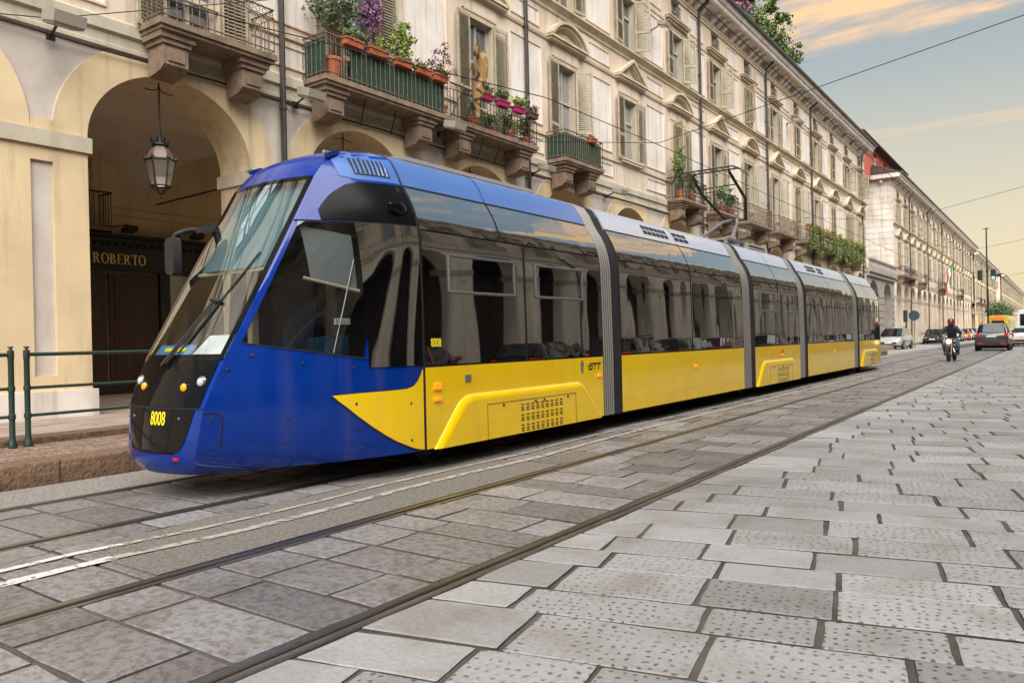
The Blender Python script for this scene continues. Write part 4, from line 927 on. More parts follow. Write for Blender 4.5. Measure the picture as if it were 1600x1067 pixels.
# roof garden
rr = random.Random(50)
def roof_shrub(label, x, y, z, rad, n, w, seed):
    r = random.Random(seed); e = empty('roof_shrub', (x, y, z)); tag(e, label, 'shrub', 'roof garden shrubs')
    mb = MB(); mb.prism([(x-.4, z), (x+.4, z), (x+.4, z+.5), (x-.4, z+.5)], y-.8, y+.8, axis='y'); mb.build('planter_box', TERRA, e)
    mb = MB()
    for k in range(5): a = r.random()*6.28; mb.tube((x, y, z+.4), (x+rad[0]*.6*math.cos(a), y+rad[1]*.6*math.sin(a), z+.6+rad[2]*r.uniform(.7, 1.4)), .05, 5, .015)
    mb.build('stem', TWIG, e)
    mb = MB(); bush(mb, (x, y, z+.5+rad[2]*.6), [q*.8 for q in rad], n, .15, w, r)
    for k in range(7):
        a = r.random()*6.28; bush(mb, (x+rad[0]*.85*math.cos(a), y+rad[1]*.85*math.sin(a), z+.7+rad[2]*r.uniform(.5, 1.9)), (rad[0]*.28, rad[1]*.28, rad[2]*.3), n//9, .17, w, r)
    mb.build('foliage', [LEAF_A, LEAF_B, LEAF_C, LEAF_D, LEAF_R, LEAF_BR, LEAF_P], e)
roof_shrub('purple-red shrub at the left end of the roof garden', -12.6, 36.3, 16.2, (1.0, 1.7, 1.2), 1500, (1, 0, 2, 0, 1.5, 0, 4), 51)
roof_shrub('bright green shrub in the middle of the roof garden', -12.6, 39.6, 16.2, (1.0, 1.9, 1.0), 1700, (4, 2, 1.5, 0, 0, 0, 0), 52)
roof_shrub('green shrub near the right end of the roof garden', -12.6, 42.8, 16.2, (1.0, 1.8, 1.0), 1700, (4, 1, 3, 0, 0, 0, 0), 53)
roof_shrub('loose yellow-green shrub at the right end of the roof garden', -12.5, 45.6, 16.2, (0.9, 1.2, 0.7), 900, (3, 3, 2, 0, 0, 0, 0), 54)

# ------------------------------------------------------------------ things on and under the arcade
def lantern(y, label, x=XF-0.3):
    e = empty('lantern', (x, y, 5.74)); tag(e, label, 'lantern', 'lanterns hung under the arches')
    mb = MB(); mb.tube((x, y, 4.85), (x, y, 5.75), 0.014, 6)
    for s in (-1, 1): mb.path([(x, y+s*(.17-.17*math.cos(t)), 5.70-.10*math.sin(t)) for t in [0, .5, 1, 1.57, 2.1]], 0.01, 5)
    mb.build('hanging_rod', IRON, e)
    mb = MB(); n = 6; z1, z0 = 4.45, 4.02; R1, R0 = 0.24, 0.155
    P1 = [(x+R1*math.cos(2*math.pi*k/n), y+R1*math.sin(2*math.pi*k/n), z1) for k in range(n)]; P0 = [(x+R0*math.cos(2*math.pi*k/n), y+R0*math.sin(2*math.pi*k/n), z0) for k in range(n)]
    for k in range(n):
        mb.tube(P1[k], P0[k], .015, 5); mb.tube(P1[k], P1[(k+1) % n], .018, 5); mb.tube(P0[k], P0[(k+1) % n], .014, 5); mb.tube(P0[k], (x, y, 3.86), .011, 5)
        mb.lathe([(0.005, -.02), (.035, 0), (.02, .04), (.004, .06)], (P1[k][0], P1[k][1], z1+.02), 6)
    mb.lathe([(.004, 3.80), (.03, 3.83), (.012, 3.87), (.004, 3.9)], (x, y, 0), 8)
    mb.build('frame', IRON, e, smooth=True)
    mb = MB(); mb.lathe([(.10, 4.68), (.14, 4.70), (.13, 4.74), (.06, 4.76), (.03, 4.86)], (x, y, 0), 10)
    for k in range(8): a = 2*math.pi*k/8; mb.tube((x+.11*math.cos(a), y+.11*math.sin(a), 4.72), (x+.16*math.cos(a), y+.16*math.sin(a), 4.81), .013, 5)
    mb.build('crown', IRON, e, smooth=True)
    mb = MB(); mb.lathe([(R1*.95, z1+.01), (.17, z1+.15), (.10, z1+.24)], (x, y, 0), 6); mb.build('cap', mat('lantern_copper', (0.20, 0.145, 0.12), .6, .3), e)
    mb = MB()
    for k in range(n): mb.quad(P1[k], P1[(k+1) % n], P0[(k+1) % n], P0[k])
    mb.build('pane', glass_dark('lantern_glass', (0.30, 0.25, 0.19), 0.10, see=0.6, tcol=(.9, .86, .8)), e)
lantern(7.16, 'wrought iron lantern hanging under the first arch beside the tram windscreen')
lantern(11.25, 'wrought iron lantern under the second arch, its rod showing over the tram roof')
lantern(15.55, 'wrought iron lantern under the third arch, mostly behind the tram roof')

# shop front on the inner wall of the arcade
XW = XF-5.0
sf = empty('shopfront', (XW, 10, 0.3)); tag(sf, 'dark wooden shopfront with gilt lettering under the arcade', 'shopfront')
mb = MB(); mb.box(XW+.01, XW+.16, 7.3, 13.2, 3.0, 3.62); mb.build('fascia', BLACKWOOD, sf)
mb = MB(); mb.prism([(XW+.01, 3.62), (XW+.20, 3.62), (XW+.26, 3.70), (XW+.34, 3.74), (XW+.34, 3.80), (XW+.01, 3.80)], 7.2, 13.3, axis='y')
for k in range(38): mb.box(XW+.16, XW+.22, 7.3+k*.16, 7.38+k*.16, 3.55, 3.62)
mb.build('cornice', BLACKWOOD, sf)
mb = MB(); mb.box(XW+.16, XW+.175, 7.45, 9.78, 3.08, 3.50); mb.build('name_board', mat('name_board_black', (.006, .006, .007), .3), sf)
for a, b_ in ((9.95, 10.7), (10.8, 13.0)):
    mb = MB(); mb.box(XW+.16, XW+.175, a, b_, 3.08, 3.50); mb.build('name_board', MATS['name_board_black'], sf)
for k, (a, b_) in enumerate(((7.45, 8.55), (8.60, 9.72))):
    mb = MB(); mb.box(XW+.01, XW+.08, a, b_, .55, 2.96)
    for c, d in ((.7, 1.75), (1.9, 2.85)):
        mb.box(XW+.08, XW+.10, a+.12, b_-.12, c, d); mb.box(XW+.10, XW+.115, a+.2, b_-.2, c+.09, d-.09)
    mb.build('door_leaf', WOOD, sf)
mb = MB(); mb.box(XW+.01, XW+.12, 9.76, 10.0, .3, 3.0); mb.box(XW+.01, XW+.12, 13.0, 13.2, .3, 3.0); mb.box(XW+.01, XW+.12, 7.2, 7.42, .3, 3.0); mb.box(XW+.01, XW+.10, 7.42, 9.76, .3, .54); mb.build('pilaster', BLACKWOOD, sf)
mb = MB(); mb.box(XW+.01, XW+.06, 10.02, 12.98, .3, 2.98); mb.build('shop_window', glass_dark('shop_glass', (.01, .008, .006), .12), sf)
# gilt capitals, thick and thin strokes with serifs
def letter(mb, ch, y, z, h, x, t=.008):
    w = h*.62; K = h*.15; k = h*.07
    def bar(y0, y1, z0, z1): mb.box(x, x+t, y+y0, y+y1, z+z0, z+z1)
    def serif(c, zz): bar(c-K*.95, c+K*.95, zz-(0 if zz < h/2 else k*.7), zz+(k*.7 if zz < h/2 else 0))
    def ring(cy, cz, ry, rz, a0, a1, n=18, tk=None):
        P = []
        for i in range(n+1):
            a = a0+(a1-a0)*i/n; th = k+(K-k)*abs(math.cos(a))
            P.append(((x+t, y+cy+ry*math.cos(a), z+cz+rz*math.sin(a)), (x+t, y+cy+(ry-th)*math.cos(a), z+cz+(rz-th*.8)*math.sin(a))))
        mb.grid(P)
    if ch == 'O': ring(w*.58, h/2, w*.60, h*.52, 0, 2*math.pi, 28); return w*1.3
    if ch in 'RB':
        bar(w*.08, w*.08+K, 0, h); serif(w*.08+K/2, 0); serif(w*.08+K/2, h)
        if ch == 'R':
            ring(w*.42, h*.74, w*.40, h*.26, -math.pi/2, math.pi/2); bar(w*.1, w*.44, h-k, h); bar(w*.1, w*.44, h*.48, h*.48+k)
            mb.poly([(x+t, y+w*.42, z+h*.5), (x+t, y+w*.62, z+h*.5), (x+t, y+w*1.02, z), (x+t, y+w*.76, z)]); bar(w*.72, w*1.12, 0, k*.7); return w*1.22
        ring(w*.40, h*.76, w*.36, h*.24, -math.pi/2, math.pi/2); ring(w*.42, h*.26, w*.46, h*.26, -math.pi/2, math.pi/2)
        bar(w*.1, w*.44, h-k, h); bar(w*.1, w*.44, h*.5, h*.5+k); bar(w*.1, w*.44, 0, k); return w*1.12
    if ch == 'E':
        bar(w*.08, w*.08+K, 0, h); serif(w*.08+K/2, 0)
        for zz, l in ((0, .86), (h*.48, .66), (h-k, .82)): bar(w*.08, w*l, zz, zz+k); bar(w*l-k, w*l, zz-(k if zz else 0), zz+k*(2.4 if not zz else 1))
        return w*1.06
    if ch == 'T':
        bar(w*.42, w*.42+K, 0, h); serif(w*.42+K/2, 0); bar(0, w*.96, h-k, h); bar(0, k, h-k*3, h); bar(w*.96-k, w*.96, h-k*3, h); return w*1.1
mb = MB(); yy = 8.22
for ch in 'ROBERTO': yy += letter(mb, ch, yy, 3.15, 0.23, XW+.176)
mb.build('lettering', GOLD, sf)
for k, (y_, lab) in enumerate(((8.55, 'black spotlight over the gilt lettering'), (10.15, 'black spotlight over the right part of the shopfront'))):
    e = empty('spotlight', (XW+.2, y_, 3.86)); tag(e, lab, 'lamp', 'spotlights over the shopfront')
    mb = MB(); mb.box(XW+.14, XW+.24, y_-.06, y_+.06, 3.81, 3.97); mb.build('base', IRON, e)
    mb = MB(); mb.tube((XW+.2, y_, 3.94), (XW+.55, y_+.25, 3.98), .015, 6); mb.build('arm', IRON, e)
    mb = MB(); mb.obox((XW+.58, y_+.27, 3.88), (.10, .02, .03), (-.02, .13, 0), (.0, 0, .05)); mb.build('head', IRON, e)
# small iron balcony with a louvred door on the inner wall
e = empty('inner_balcony', (XW, 7.9, 3.9)); tag(e, 'small iron balcony on the inner arcade wall at the pier edge', 'balcony')
mb = MB(); mb.box(XW+.001, XW+.5, 7.3, 8.50, 3.84, 3.9); mb.build('slab', BROWNST, e)
mb = MB()
for k in range(12): mb.tube((XW+.48, 7.32+k*.1, 3.9), (XW+.48, 7.32+k*.1, 4.62), .009, 5)
for k in range(5): mb.tube((XW+.03+k*.11, 8.48, 3.9), (XW+.03+k*.11, 8.48, 4.62), .009, 5)
mb.box(XW+.46, XW+.5, 7.3, 8.50, 4.62, 4.65); mb.box(XW+.0, XW+.5, 8.47, 8.51, 4.62, 4.65); mb.build('railing', IRON, e)
mb = MB(); mb.box(XW+.01, XW+.06, 7.4, 8.3, 3.9, 5.4); mb.build('shutter', SHUT, e)
mb = MB(); mb.prism([(XW+.002, 4.24), (XW+.05, 4.26), (XW+.05, 4.40), (XW+.002, 4.42)], 8.7, 40, axis='y'); mb.build('inner_string_course', INNERY, b1)
mb = MB(); mb.tube((XW+.3, 9.6, 4.55), (XF-.95, 10.9, 5.1), .02, 6); tag(mb.build('tie_rod', IRON), 'iron tie rod crossing the vault behind the lantern', 'rod')

# green railing on the stop platform
def fence(label, ys, near_end, X=-9.44):
    e = empty('railing', (X, ys[0], .22)); tag(e, label, 'railing', 'green iron railings on the tram stop')
    for y_ in ys:
        mb = MB(); mb.lathe([(.045, .222), (.05, .25), (.036, .29), (.030, .34), (.030, 1.20), (.034, 1.21), (.034, 1.30), (.018, 1.31), (.014, 1.325), (.032, 1.335), (.028, 1.345), (.004, 1.35)], (X, y_, 0), 12)
        for z in (.57, .88): mb.lathe([(.031, z-.03), (.038, z-.025), (.038, z+.025), (.031, z+.03)], (X, y_, 0), 12)
        mb.build('post', GREENIRON, e, smooth=True)
    for z, r in ((1.255, .022), (.88, .018), (.57, .018)):
        mb = MB(); mb.tube((X, ys[0], z), (X, ys[-1], z), r, 10); mb.build('rail', GREENIRON, e, smooth=True)
fence('green iron railing ending at the left edge of the picture', [-.3, 1.7, 3.70], 3.7)
fence('green iron railing running behind the tram nose', [3.86, 6.2, 8.5], 3.86)

# floodlights on the facade
def flood(label, x, y, z, s=1.0, dx=.55):
    e = empty('floodlight', (x, y, z)); tag(e, label, 'floodlight', 'floodlights on the facade')
    mb = MB(); mb.tube((x, y, z-.1), (x+dx*.6, y-.05, z-.03), .02, 6); mb.box(x, x+.03, y-.06, y+.06, z-.16, z-.04); mb.build('arm', IRON, e)
    mb = MB(); c = Vector((x+dx, y-.05, z)); ax = Vector((.17, 0, -.05))*s; ay = Vector((0, .20, 0))*s; az = Vector((.02, 0, .07))*s
    mb.obox(c, ax, ay, az); mb.obox(c-az*1.15, ax*.92, ay*.92, az*.2); mb.build('housing', mat('grey_floodlight', (.30, .27, .22), .5), e)
    mb = MB(); mb.obox(c-az*1.42, ax*.8, ay*.8, az*.05); mb.build('lens', LAMPW if False else mat('floodlight_lens', (.45, .43, .36), .2), e)
flood('floodlight at the top left, above the first pier', XF+.05, 5.3, 5.98, 1.1)
flood('floodlight beside the first downpipe, left of the netted balcony', XF+.05, 9.72, 6.02)
flood('floodlight under the joint of the two long balconies', XF+.3, 13.65, 6.22)
flood('floodlight below the small green-netted balcony, on its near side', XF+.05, 17.9, 6.02)
flood('floodlight below the window right of the small green-netted balcony', XF+.05, 22.2, 6.0)
flood('floodlight high on the wall beside the second-floor windows', XF+.05, 25.9, 12.55)
flood('dark floodlight high on the wall right of the third downpipe', XF+.05, 43.2, 12.9)
flood('dark floodlight high on the wall near the end of the long building', XF+.05, 58.2, 12.9)
for k, y_ in enumerate((34.0, 38.5, 42.8)): flood(('white floodlight under the balcony right of the pantograph', 'white floodlight between the two rusty balconies', 'white floodlight under the near end of the ivy balcony')[k], XF+.05, y_, 5.95)

# flag on the balcony
e = empty('flag', (XF+BD, 14.15, 6.7)); tag(e, 'drooping black and ochre patterned flag leaning from the balcony', 'flag')
mb = MB(); mb.tube((XF+BD-.1, 13.75, 6.5), (XF+BD+.35, 14.35, 8.25), .013, 6); mb.build('pole', TWIG, e)
def flag_mat():
    m = bpy.data.materials.new('patterned_cloth'); m.use_nodes = True; nt = m.node_tree; N = nt.nodes; L = nt.links; b = N['Principled BSDF']; b.inputs['Roughness'].default_value = .9
    g = N.new('ShaderNodeNewGeometry'); nz = N.new('ShaderNodeTexNoise'); nz.inputs['Scale'].default_value = 4.5; nz.inputs['Detail'].default_value = 1; L.new(g.outputs['Position'], nz.inputs[0])
    cr = N.new('ShaderNodeValToRGB'); cr.color_ramp.interpolation = 'CONSTANT'; e_ = cr.color_ramp.elements; e_[0].color = (.02, .015, .015, 1); e_[1].position = .46; e_[1].color = (.22, .12, .03, 1); q = e_.new(.62); q.color = (.30, .22, .16, 1); L.new(nz.outputs['Fac'], cr.inputs[0]); L.new(cr.outputs[0], b.inputs['Base Color']); return m
mb = MB(); P = []
for i in range(19):
    t = i/18; row = []
    for j in range(7):
        s = j/6; w = .46*(math.sin(math.pi*min(1, .18+t*.9))**.7)
        row.append((XF+BD+.33+.05*math.sin(s*7+t*5), 14.33-.12*t+(s-.5)*w*1.3, 8.2-t*1.65-.12*math.sin(s*math.pi)))
    P.append(row)
mb.grid(P); mb.build('cloth', flag_mat(), e, smooth='all')
e = empty('flag', (XF+.1, 107, 7.2)); tag(e, 'green white and red flag hanging from the second building', 'flag')
mb = MB(); mb.tube((XF+.1, 104, 6.4), (XF+1.4, 109, 9.6), .04, 6); mb.build('pole', STEEL, e)
mb = MB(); P = [[(XF+1.35-.03*i+.1*math.sin(j*2), 108.8-.28*i-.5*j/3, 9.5-.16*i-j*.85) for j in range(4)] for i in range(10)]
mb.grid(P, 0, None, lambda a, b: a//3 if a < 9 else 2); mb.build('cloth', [mat('flag_green', (.01, .18, .06), .8), mat('flag_white', (.7, .7, .68), .8), mat('flag_red', (.5, .03, .03), .8)], e)

# ------------------------------------------------------------------ the tram
XC, HWT = -6.37, 1.2; YN = 5.73; YSUM = 35.48       # YSUM mirrors the nose into the tail
INS = [(.22, 0), (.30, 0), (1.05, 0), (1.2, .002), (1.7, .010), (2.1, .018), (2.3, .024), (2.42, .040), (2.52, .062), (2.62, .096), (2.74, .155), (2.88, .245), (3.06, .335), (3.19, .43), (3.27, .60), (3.32, .85), (3.34, 1.2)]
YE = [(.22, 3.72), (.28, 3.66), (.41, 3.65), (.8, 3.70), (1.15, 3.86), (2.0, 4.36), (2.92, 4.90), (3.13, 5.08), (3.19, 5.2), (3.27, 5.42), (3.32, 5.6), (3.34, 5.72)]
WE = [(.22, .42), (.28, .47), (.41, .53), (.8, .585), (1.15, .62), (2.0, .64), (2.92, .63), (3.13, .58), (3.19, .53), (3.27, .42), (3.32, .22), (3.34, 0)]
def Wb(z): return HWT-interp(INS, z)
def side_w(Y, z):
    if Y >= YN: return Wb(z)
    y = interp(YE, z); w = interp(WE, z); t = min(1, max(0, (Y-y)/(YN-y+1e-6))); return w+(Wb(z)-w)*(1-(1-t)**1.55)
def front_y(x, z):
    w = max(1e-4, interp(WE, z)); return interp(YE, z)-0.10*(1-min(1, (x/w)**2))
def side_pt(Y, z, off=0.0, s=1):
    """point on the tram side; off is measured outwards"""
    w = side_w(Y, z); e = 0.01
    dz = (side_w(Y, z+e)-side_w(Y, z-e))/(2*e); dy = (side_w(Y+e, z)-side_w(Y-e, z))/(2*e)
    n = Vector((1, -dy, -dz)).normalized()
    p = Vector((w, Y, z))+n*off; return (XC+s*p.x, p.y, p.z)
def front_pt(x, z, off=0.0): return (XC+x, front_y(x, z)-off, z)
def flip(p, do): return (p[0], YSUM-p[1], p[2]) if do else p
def patch(ys, zb, zt, nz=8, off=0.008, s=1, tail=False):
    mb = MB(); mb.grid([[flip(side_pt(Y, lerp(zb(Y), zt(Y), k/nz), off, s), tail) for k in range(nz+1)] for Y in ys]); return mb
def frange(a, b, n): return [a+(b-a)*k/n for k in range(n+1)]
def const(z): return lambda Y: z
tram = empty('tram', (XC, 3.6, 0)); tag(tram, 'blue and yellow articulated low-floor tram with black windows standing in the street', 'tram')

def text_mesh(txt, size, width=1.0, shear=0.0, extrude=0.0015, bold=0.0):
    cu = bpy.data.curves.new('t', 'FONT'); cu.body = txt; cu.size = size; cu.extrude = extrude; cu.shear = shear; cu.offset = bold; cu.align_x = 'CENTER'; cu.align_y = 'CENTER'; cu.resolution_u = 4
    o = bpy.data.objects.new('t', cu); me = bpy.data.meshes.new_from_object(o); bpy.data.objects.remove(o); bpy.data.curves.remove(cu)
    return me
def place_text(name, txt, size, width, fn, mt, parent, shear=0.0, bold=0.0):
    me = text_mesh(txt, size, 1, shear, 0.0015, bold)
    for v in me.vertices: v.co = fn(v.co.x*width, v.co.y, v.co.z)
    me.materials.append(mt); me.update(); return obj(name, me, parent)

ZROWS = [.22, .25, .30, .41, .55, .67, .78, .95, 'sill', 1.5, 1.7, 1.9, 2.1, 2.3, 2.44, 2.6, 2.75, 2.90, 3.0, 3.08, 3.14, 3.19, 3.23, 3.27, 3.30, 3.32, 3.335, 3.34]
US = [0, .25, .5, .7, .85, .97, 1.0]; TS = [0, .012, .024, .036, .12, .22, .34, .45, .55, .63, .72, .82, .92, 1.0]
def zrow(r, t=None):
    if r != 'sill': return r
    return 1.19 if t is None else 1.19+(0.14*min(1, t/.036))-0.28*max(0, t-.02)
def cab(tail=False):
    c = bpy.data.objects
    mb = MB()
    for s in (-1, 1):
        P = []
        for r in ZROWS:
            row = [flip(front_pt(s*interp(WE, zrow(r))*u, zrow(r)), tail) for u in US]
            for t in TS[1:]:
                z = zrow(r, t); y = lerp(interp(YE, z), YN, t); row.append(flip(side_pt(y, z, 0, s), tail))
            P.append(row)
        nu = len(US); si = ZROWS.index('sill'); ti = ZROWS.index(2.44); wi = ZROWS.index(2.90)
        def skip(a, b):
            if si <= a < wi and b < nu-2: return True
            if si <= a < ti and nu-1+3 <= b < nu-1+9: return True
            return False
        mb.grid(P, 0, skip)
    body = mb.build('cab_shell', BLUE, tram, smooth=True, fix=True)
    nose = body
    # windscreen
    mb = MB(); mb.grid([[flip(front_pt(interp(WE, z)*u*.98, z, .006), tail) for u in frange(-1, 1, 14)] for z in frange(1.185, 2.905, 16)]); mb.build('windscreen', WSCREEN, nose, smooth='all')
    mb = MB()                                   # black edge of the glass
    for s in (-1, 1): mb.grid([[flip(front_pt(s*interp(WE, z)*u, z, .009), tail) for u in (.90, .94, .982)] for z in frange(1.185, 2.905, 16)])
    for a, b in ((1.18, 1.235), (2.87, 2.91)): mb.grid([[flip(front_pt(interp(WE, z)*u*.90, z, .009), tail) for u in frange(-1, 1, 12)] for z in (a, b)])
    mb.build('glass_edge', BLACKG, nose, smooth='all')
    # black masks below the windscreen
    mb = MB(); mb.grid([[flip(front_pt(interp(WE, z)*u*.93, z, .007), tail) for u in frange(-1, 1, 12)] for z in (.795, .87, .95, 1.05, 1.12, 1.178)]); mb.build('lamp_panel', BLACKG, nose, smooth='all')
    hwp = [(.405, .30), (.43, .37), (.5, .415), (.6, .45), (.775, .505)]
    mb = MB(); mb.grid([[flip(front_pt(interp(hwp, z)*u, z, .007), tail) for u in frange(-1, 1, 12)] for z in (.405, .415, .43, .5, .6, .7, .777)]); mb.build('lower_panel', BLACKG, nose, smooth='all')
    mb = MB(); mb.path([flip(front_pt(x*interp(WE, .786), .786, .004), tail) for x in frange(-1, 1, 16)], .006, 4); mb.build('seam', RUBBER, nose)
    # lamps
    for x, z, m_, nm in ((-.47, 1.0, LAMPW, 'headlight'), (.47, 1.0, LAMPW, 'headlight'), (-.31, .955, AMBER, 'indicator_lamp'), (.31, .955, AMBER, 'indicator_lamp')):
        mb = MB(); y = front_y(x, z)
        prof = [(.003, -.026), (.020, -.023), (.034, -.012), (.040, .008), (.040, .05)]
        mb.lathe([(r, (q if not tail else -q)) for r, q in prof], flip((XC+x, y-.004, z), tail), 14, axis='y')
        mb.build(nm, m_ if not tail else REDL, nose, smooth=True)
        mb = MB(); mb.lathe([(.041, .0), (.047, -.006 if not tail else .006), (.054, .02 if not tail else -.02)], flip((XC+x, y-.003, z), tail), 14, axis='y'); mb.build('lamp_rim', STEEL if m_ is LAMPW else BLACKG, nose, smooth=True)
    for x in (-.16, .16): 
        mb = MB(); mb.lathe([(.002, -.006), (.010, -.004), (.012, .006)], flip((XC+x*2.2, front_y(x*2.2, .70)-.012, .70), tail), 8, axis='y'); mb.build('bolt', STEEL, nose)
    mb = MB(); mb.box(XC+.30, XC+.36, front_y(.33, .36)-.012, front_y(.33, .36)+.01, .35, .375) if not tail else mb.box(XC+.30, XC+.36, YSUM-3.66, YSUM-3.64, .35, .375); mb.build('reflector', REDL, nose)
    # cab side, near and far: glass, dark door pane, black upper panel, yellow sweep
    for s in (1, -1):
        P = []
        for r in ['sill', 1.5, 1.7, 1.9, 2.1, 2.3, 2.44]:
            row = []
            for t in (.034, .12, .22, .34, .45, .55, .635): z = zrow(r, t); row.append(flip(side_pt(lerp(interp(YE, z), YN, t), z, .004, s), tail))
            P.append(row)
        mb = MB(); mb.grid(P); mb.build('cab_window', CABGLASS, nose, smooth='all')
        patch(frange(5.09, 5.715, 6), const(1.07), const(2.445), 10, .010, s, tail).build('door_pane', TGLASS, nose, smooth='all')
        patch([4.83, 4.88, 4.94, 5.0, 5.12, 5.26, 5.4, 5.56, 5.715], const(2.462), lambda Y: interp([(4.83, 2.56), (4.88, 2.63), (4.94, 2.70), (5.0, 2.75), (5.12, 2.83), (5.26, 2.868), (5.7, 2.875)], Y), 6, .010, s, tail).build('upper_panel', CABBLACK, nose, smooth='all')
        lo = [(4.72, .825), (4.78, .77), (4.85, .715), (4.97, .615), (5.10, .515), (5.24, .42), (5.37, .345), (5.54, .27), (5.63, .24), (5.72, .225)]
        hi = [(4.72, .832), (4.97, .84), (5.37, .845), (5.50, .85), (5.58, .87), (5.64, .92), (5.68, .98), (5.715, 1.045)]
        ys = [4.72, 4.75, 4.78, 4.82, 4.85, 4.91, 4.97, 5.03, 5.10, 5.17, 5.24, 5.30, 5.37, 5.45, 5.50, 5.54, 5.58, 5.61, 5.64, 5.66, 5.68, 5.70, 5.715]
        patch(ys, lambda Y: interp(lo, Y), lambda Y: interp(hi, Y), 8, .006, s, tail).build('yellow_sweep', YELLOW, nose, smooth='all')
        mb = MB(); mb.path([flip(side_pt(Y, interp(lo, Y), .004, s), tail) for Y in ys], .007, 4); mb.path([flip(side_pt(Y, interp(hi, Y), .004, s), tail) for Y in ys], .004, 4); mb.build('sweep_edge', RUBBER, nose)
        mb = MB(); mb.path([flip(side_pt(Y, z, .002, s), tail) for Y, z in ((3.69, .752), (3.75, .752), (3.80, .745), (3.825, .72), (3.83, .68), (3.82, .45), (3.80, .24))], .006, 4); mb.build('hatch_seam', RUBBER, nose)
        mb = MB(); mb.path([flip(side_pt(YN, z, .001, s), tail) for z in frange(.23, 3.2, 24)], .008, 4); mb.build('door_seam', RUBBER, nose)
        mb = MB(); mb.path([flip(side_pt(lerp(interp(YE, zrow('sill', t)), YN, t), zrow('sill', t), .003, s), tail) for t in (.036, .2, .35, .5, .63, .8, .95)], .007, 4); mb.path([flip(side_pt(Y, 2.452, .004, s), tail) for Y in frange(4.62, 5.7, 8)], .007, 4); mb.build('window_seal', RUBBER, nose)
        mb = MB()
        for Y, z in ((4.09, 1.22), (3.89, 1.11), (4.48, 1.14), (4.94, 1.08), (4.34, .65), (4.32, .45), (4.96, .52), (5.0, .33), (4.95, .74), (5.55, .70), (5.55, .34), (3.75, .69), (3.78, .40)):
            a = Vector(flip(side_pt(Y, z, .000, s), tail)); b = Vector(flip(side_pt(Y, z, .009, s), tail)); mb.tube(a, b, .013, 8)
        mb.build('panel_screws', DARKSTEEL, nose)
        # louvred vent on the roof shoulder
        mb = patch(frange(5.25, 5.62, 4), const(2.95), const(3.13), 4, .004, s, tail); mb.build('roof_vent', RUBBER, nose)
        for k in range(8):
            Y = 5.27+k*.045; mb = MB(); mb.path([flip(side_pt(Y+.004*j, z, .010, s), tail) for j, z in enumerate((2.955, 3.0, 3.05, 3.09, 3.125))], .010, 5); mb.build('vent_slat', ROOFBLUE, nose)
    patch(frange(5.1, YN-.01, 8), lambda Y: max(2.90, interp([(4.9, 2.95), (5.3, 2.895)], Y)), lambda Y: interp([(5.08, 3.12), (5.2, 3.18), (5.42, 3.26), (5.6, 3.31), (5.73, 3.33)], Y), 8, .002, 1, tail).build('roof_skin', ROOFBLUE, nose, smooth='all')
    # marker lamps, camera pod
    for x in (-.60, .60):
        p = flip((XC+x, 5.07, 3.13), tail); q = 1 if not tail else -1
        mb = MB(); mb.obox((p[0], p[1]+.06*q, p[2]+.03), (.026, 0, 0), (0, .07, .028), (0, -.008, .020)); mb.build('lamp_housing', BLUE, nose)
        mb = MB(); mb.lathe([(.024, .05*q), (.026, 0), (.022, -.018*q), (.004, -.026*q)], (p[0], p[1]-.03*q, p[2]+.025), 12, axis='y'); mb.build('marker_lamp', STEEL, nose, smooth=True)
    a = Vector(flip(side_pt(5.52, 2.63, 0, 1), tail)); mb = MB(); P = []
    for k in range(7):
        t = k/6; r_ = .055*math.sin(math.pi*(.12+.72*t))
        P.append([(a.x+.02+r_*1.1*(1+math.cos(q))*.5, a.y+(t-.5)*.24*(1 if not tail else -1), a.z+r_*1.2*math.sin(q)-.015*t) for q in [i*math.pi/5 for i in range(11)]])
    mb.grid(P); mb.poly(P[-1]); mb.build('camera_pod', BLACKG, nose, smooth=True, fix=True)
    return nose
cab_front = cab(False); cab_rear = cab(True)
# inside of the front cab
mb = MB()
for z0, z1, ya, w in ((.45, 1.13, 3.98, .45),): mb.prism([(XC-w, ya), (XC+w, ya), (XC+w+.12, 4.5), (XC-w-.12, 4.5)], z0, z1, axis='z')
mb.prism([(4.02, 1.131), (4.5, 1.131), (4.5, 1.25), (4.3, 1.26)], XC-.45, XC+.45, axis='x'); mb.build('dashboard', mat('dark_dashboard', (.02, .022, .024), .6), cab_front)
mb = MB(); mb.box(XC-1.0, XC+1.0, 5.62, 5.66, .4, 2.85); mb.prism([(XC-.5, 3.95), (XC+.5, 3.95), (XC+.95, 5.6), (XC-.95, 5.6)], .38, .42, axis='z'); mb.box(XC-.7, XC+.7, 5.2, 5.6, 2.88, 2.9); mb.build('bulkhead', mat('dark_cab_lining', (.022, .022, .022), .7), cab_front)
mb = MB(); mb.box(XC-.02, XC+.10, 5.56, 5.60, .5, 2.8); mb.box(XC-.62, XC-.54, 5.0, 5.08, .5, 2.6); mb.build('cab_post', CREAM, cab_front)
mb = MB(); mb.grid([[(XC+u*.56, front_y(u*.56, z)+.09, z) for u in frange(-1, 1, 8)] for z in (2.02, 2.3, 2.6, 2.86)]); mb.build('sun_blind', TEAL, cab_front)
mb = MB(); mb.tube((XC-.57, front_y(.56, 2.0)+.085, 2.0), (XC+.57, front_y(.56, 2.0)+.085, 2.0), .016, 6); mb.build('blind_rail', CREAM, cab_front)
mb = MB(); mb.grid([[tuple(Vector(side_pt(Y, z-.22*(Y-4.62), -.07, 1))) for Y in (4.66, 4.80, 4.95, 5.06)] for z in (1.92, 2.1, 2.3, 2.44)]); mb.build('side_blind', GREYBLIND, cab_front)
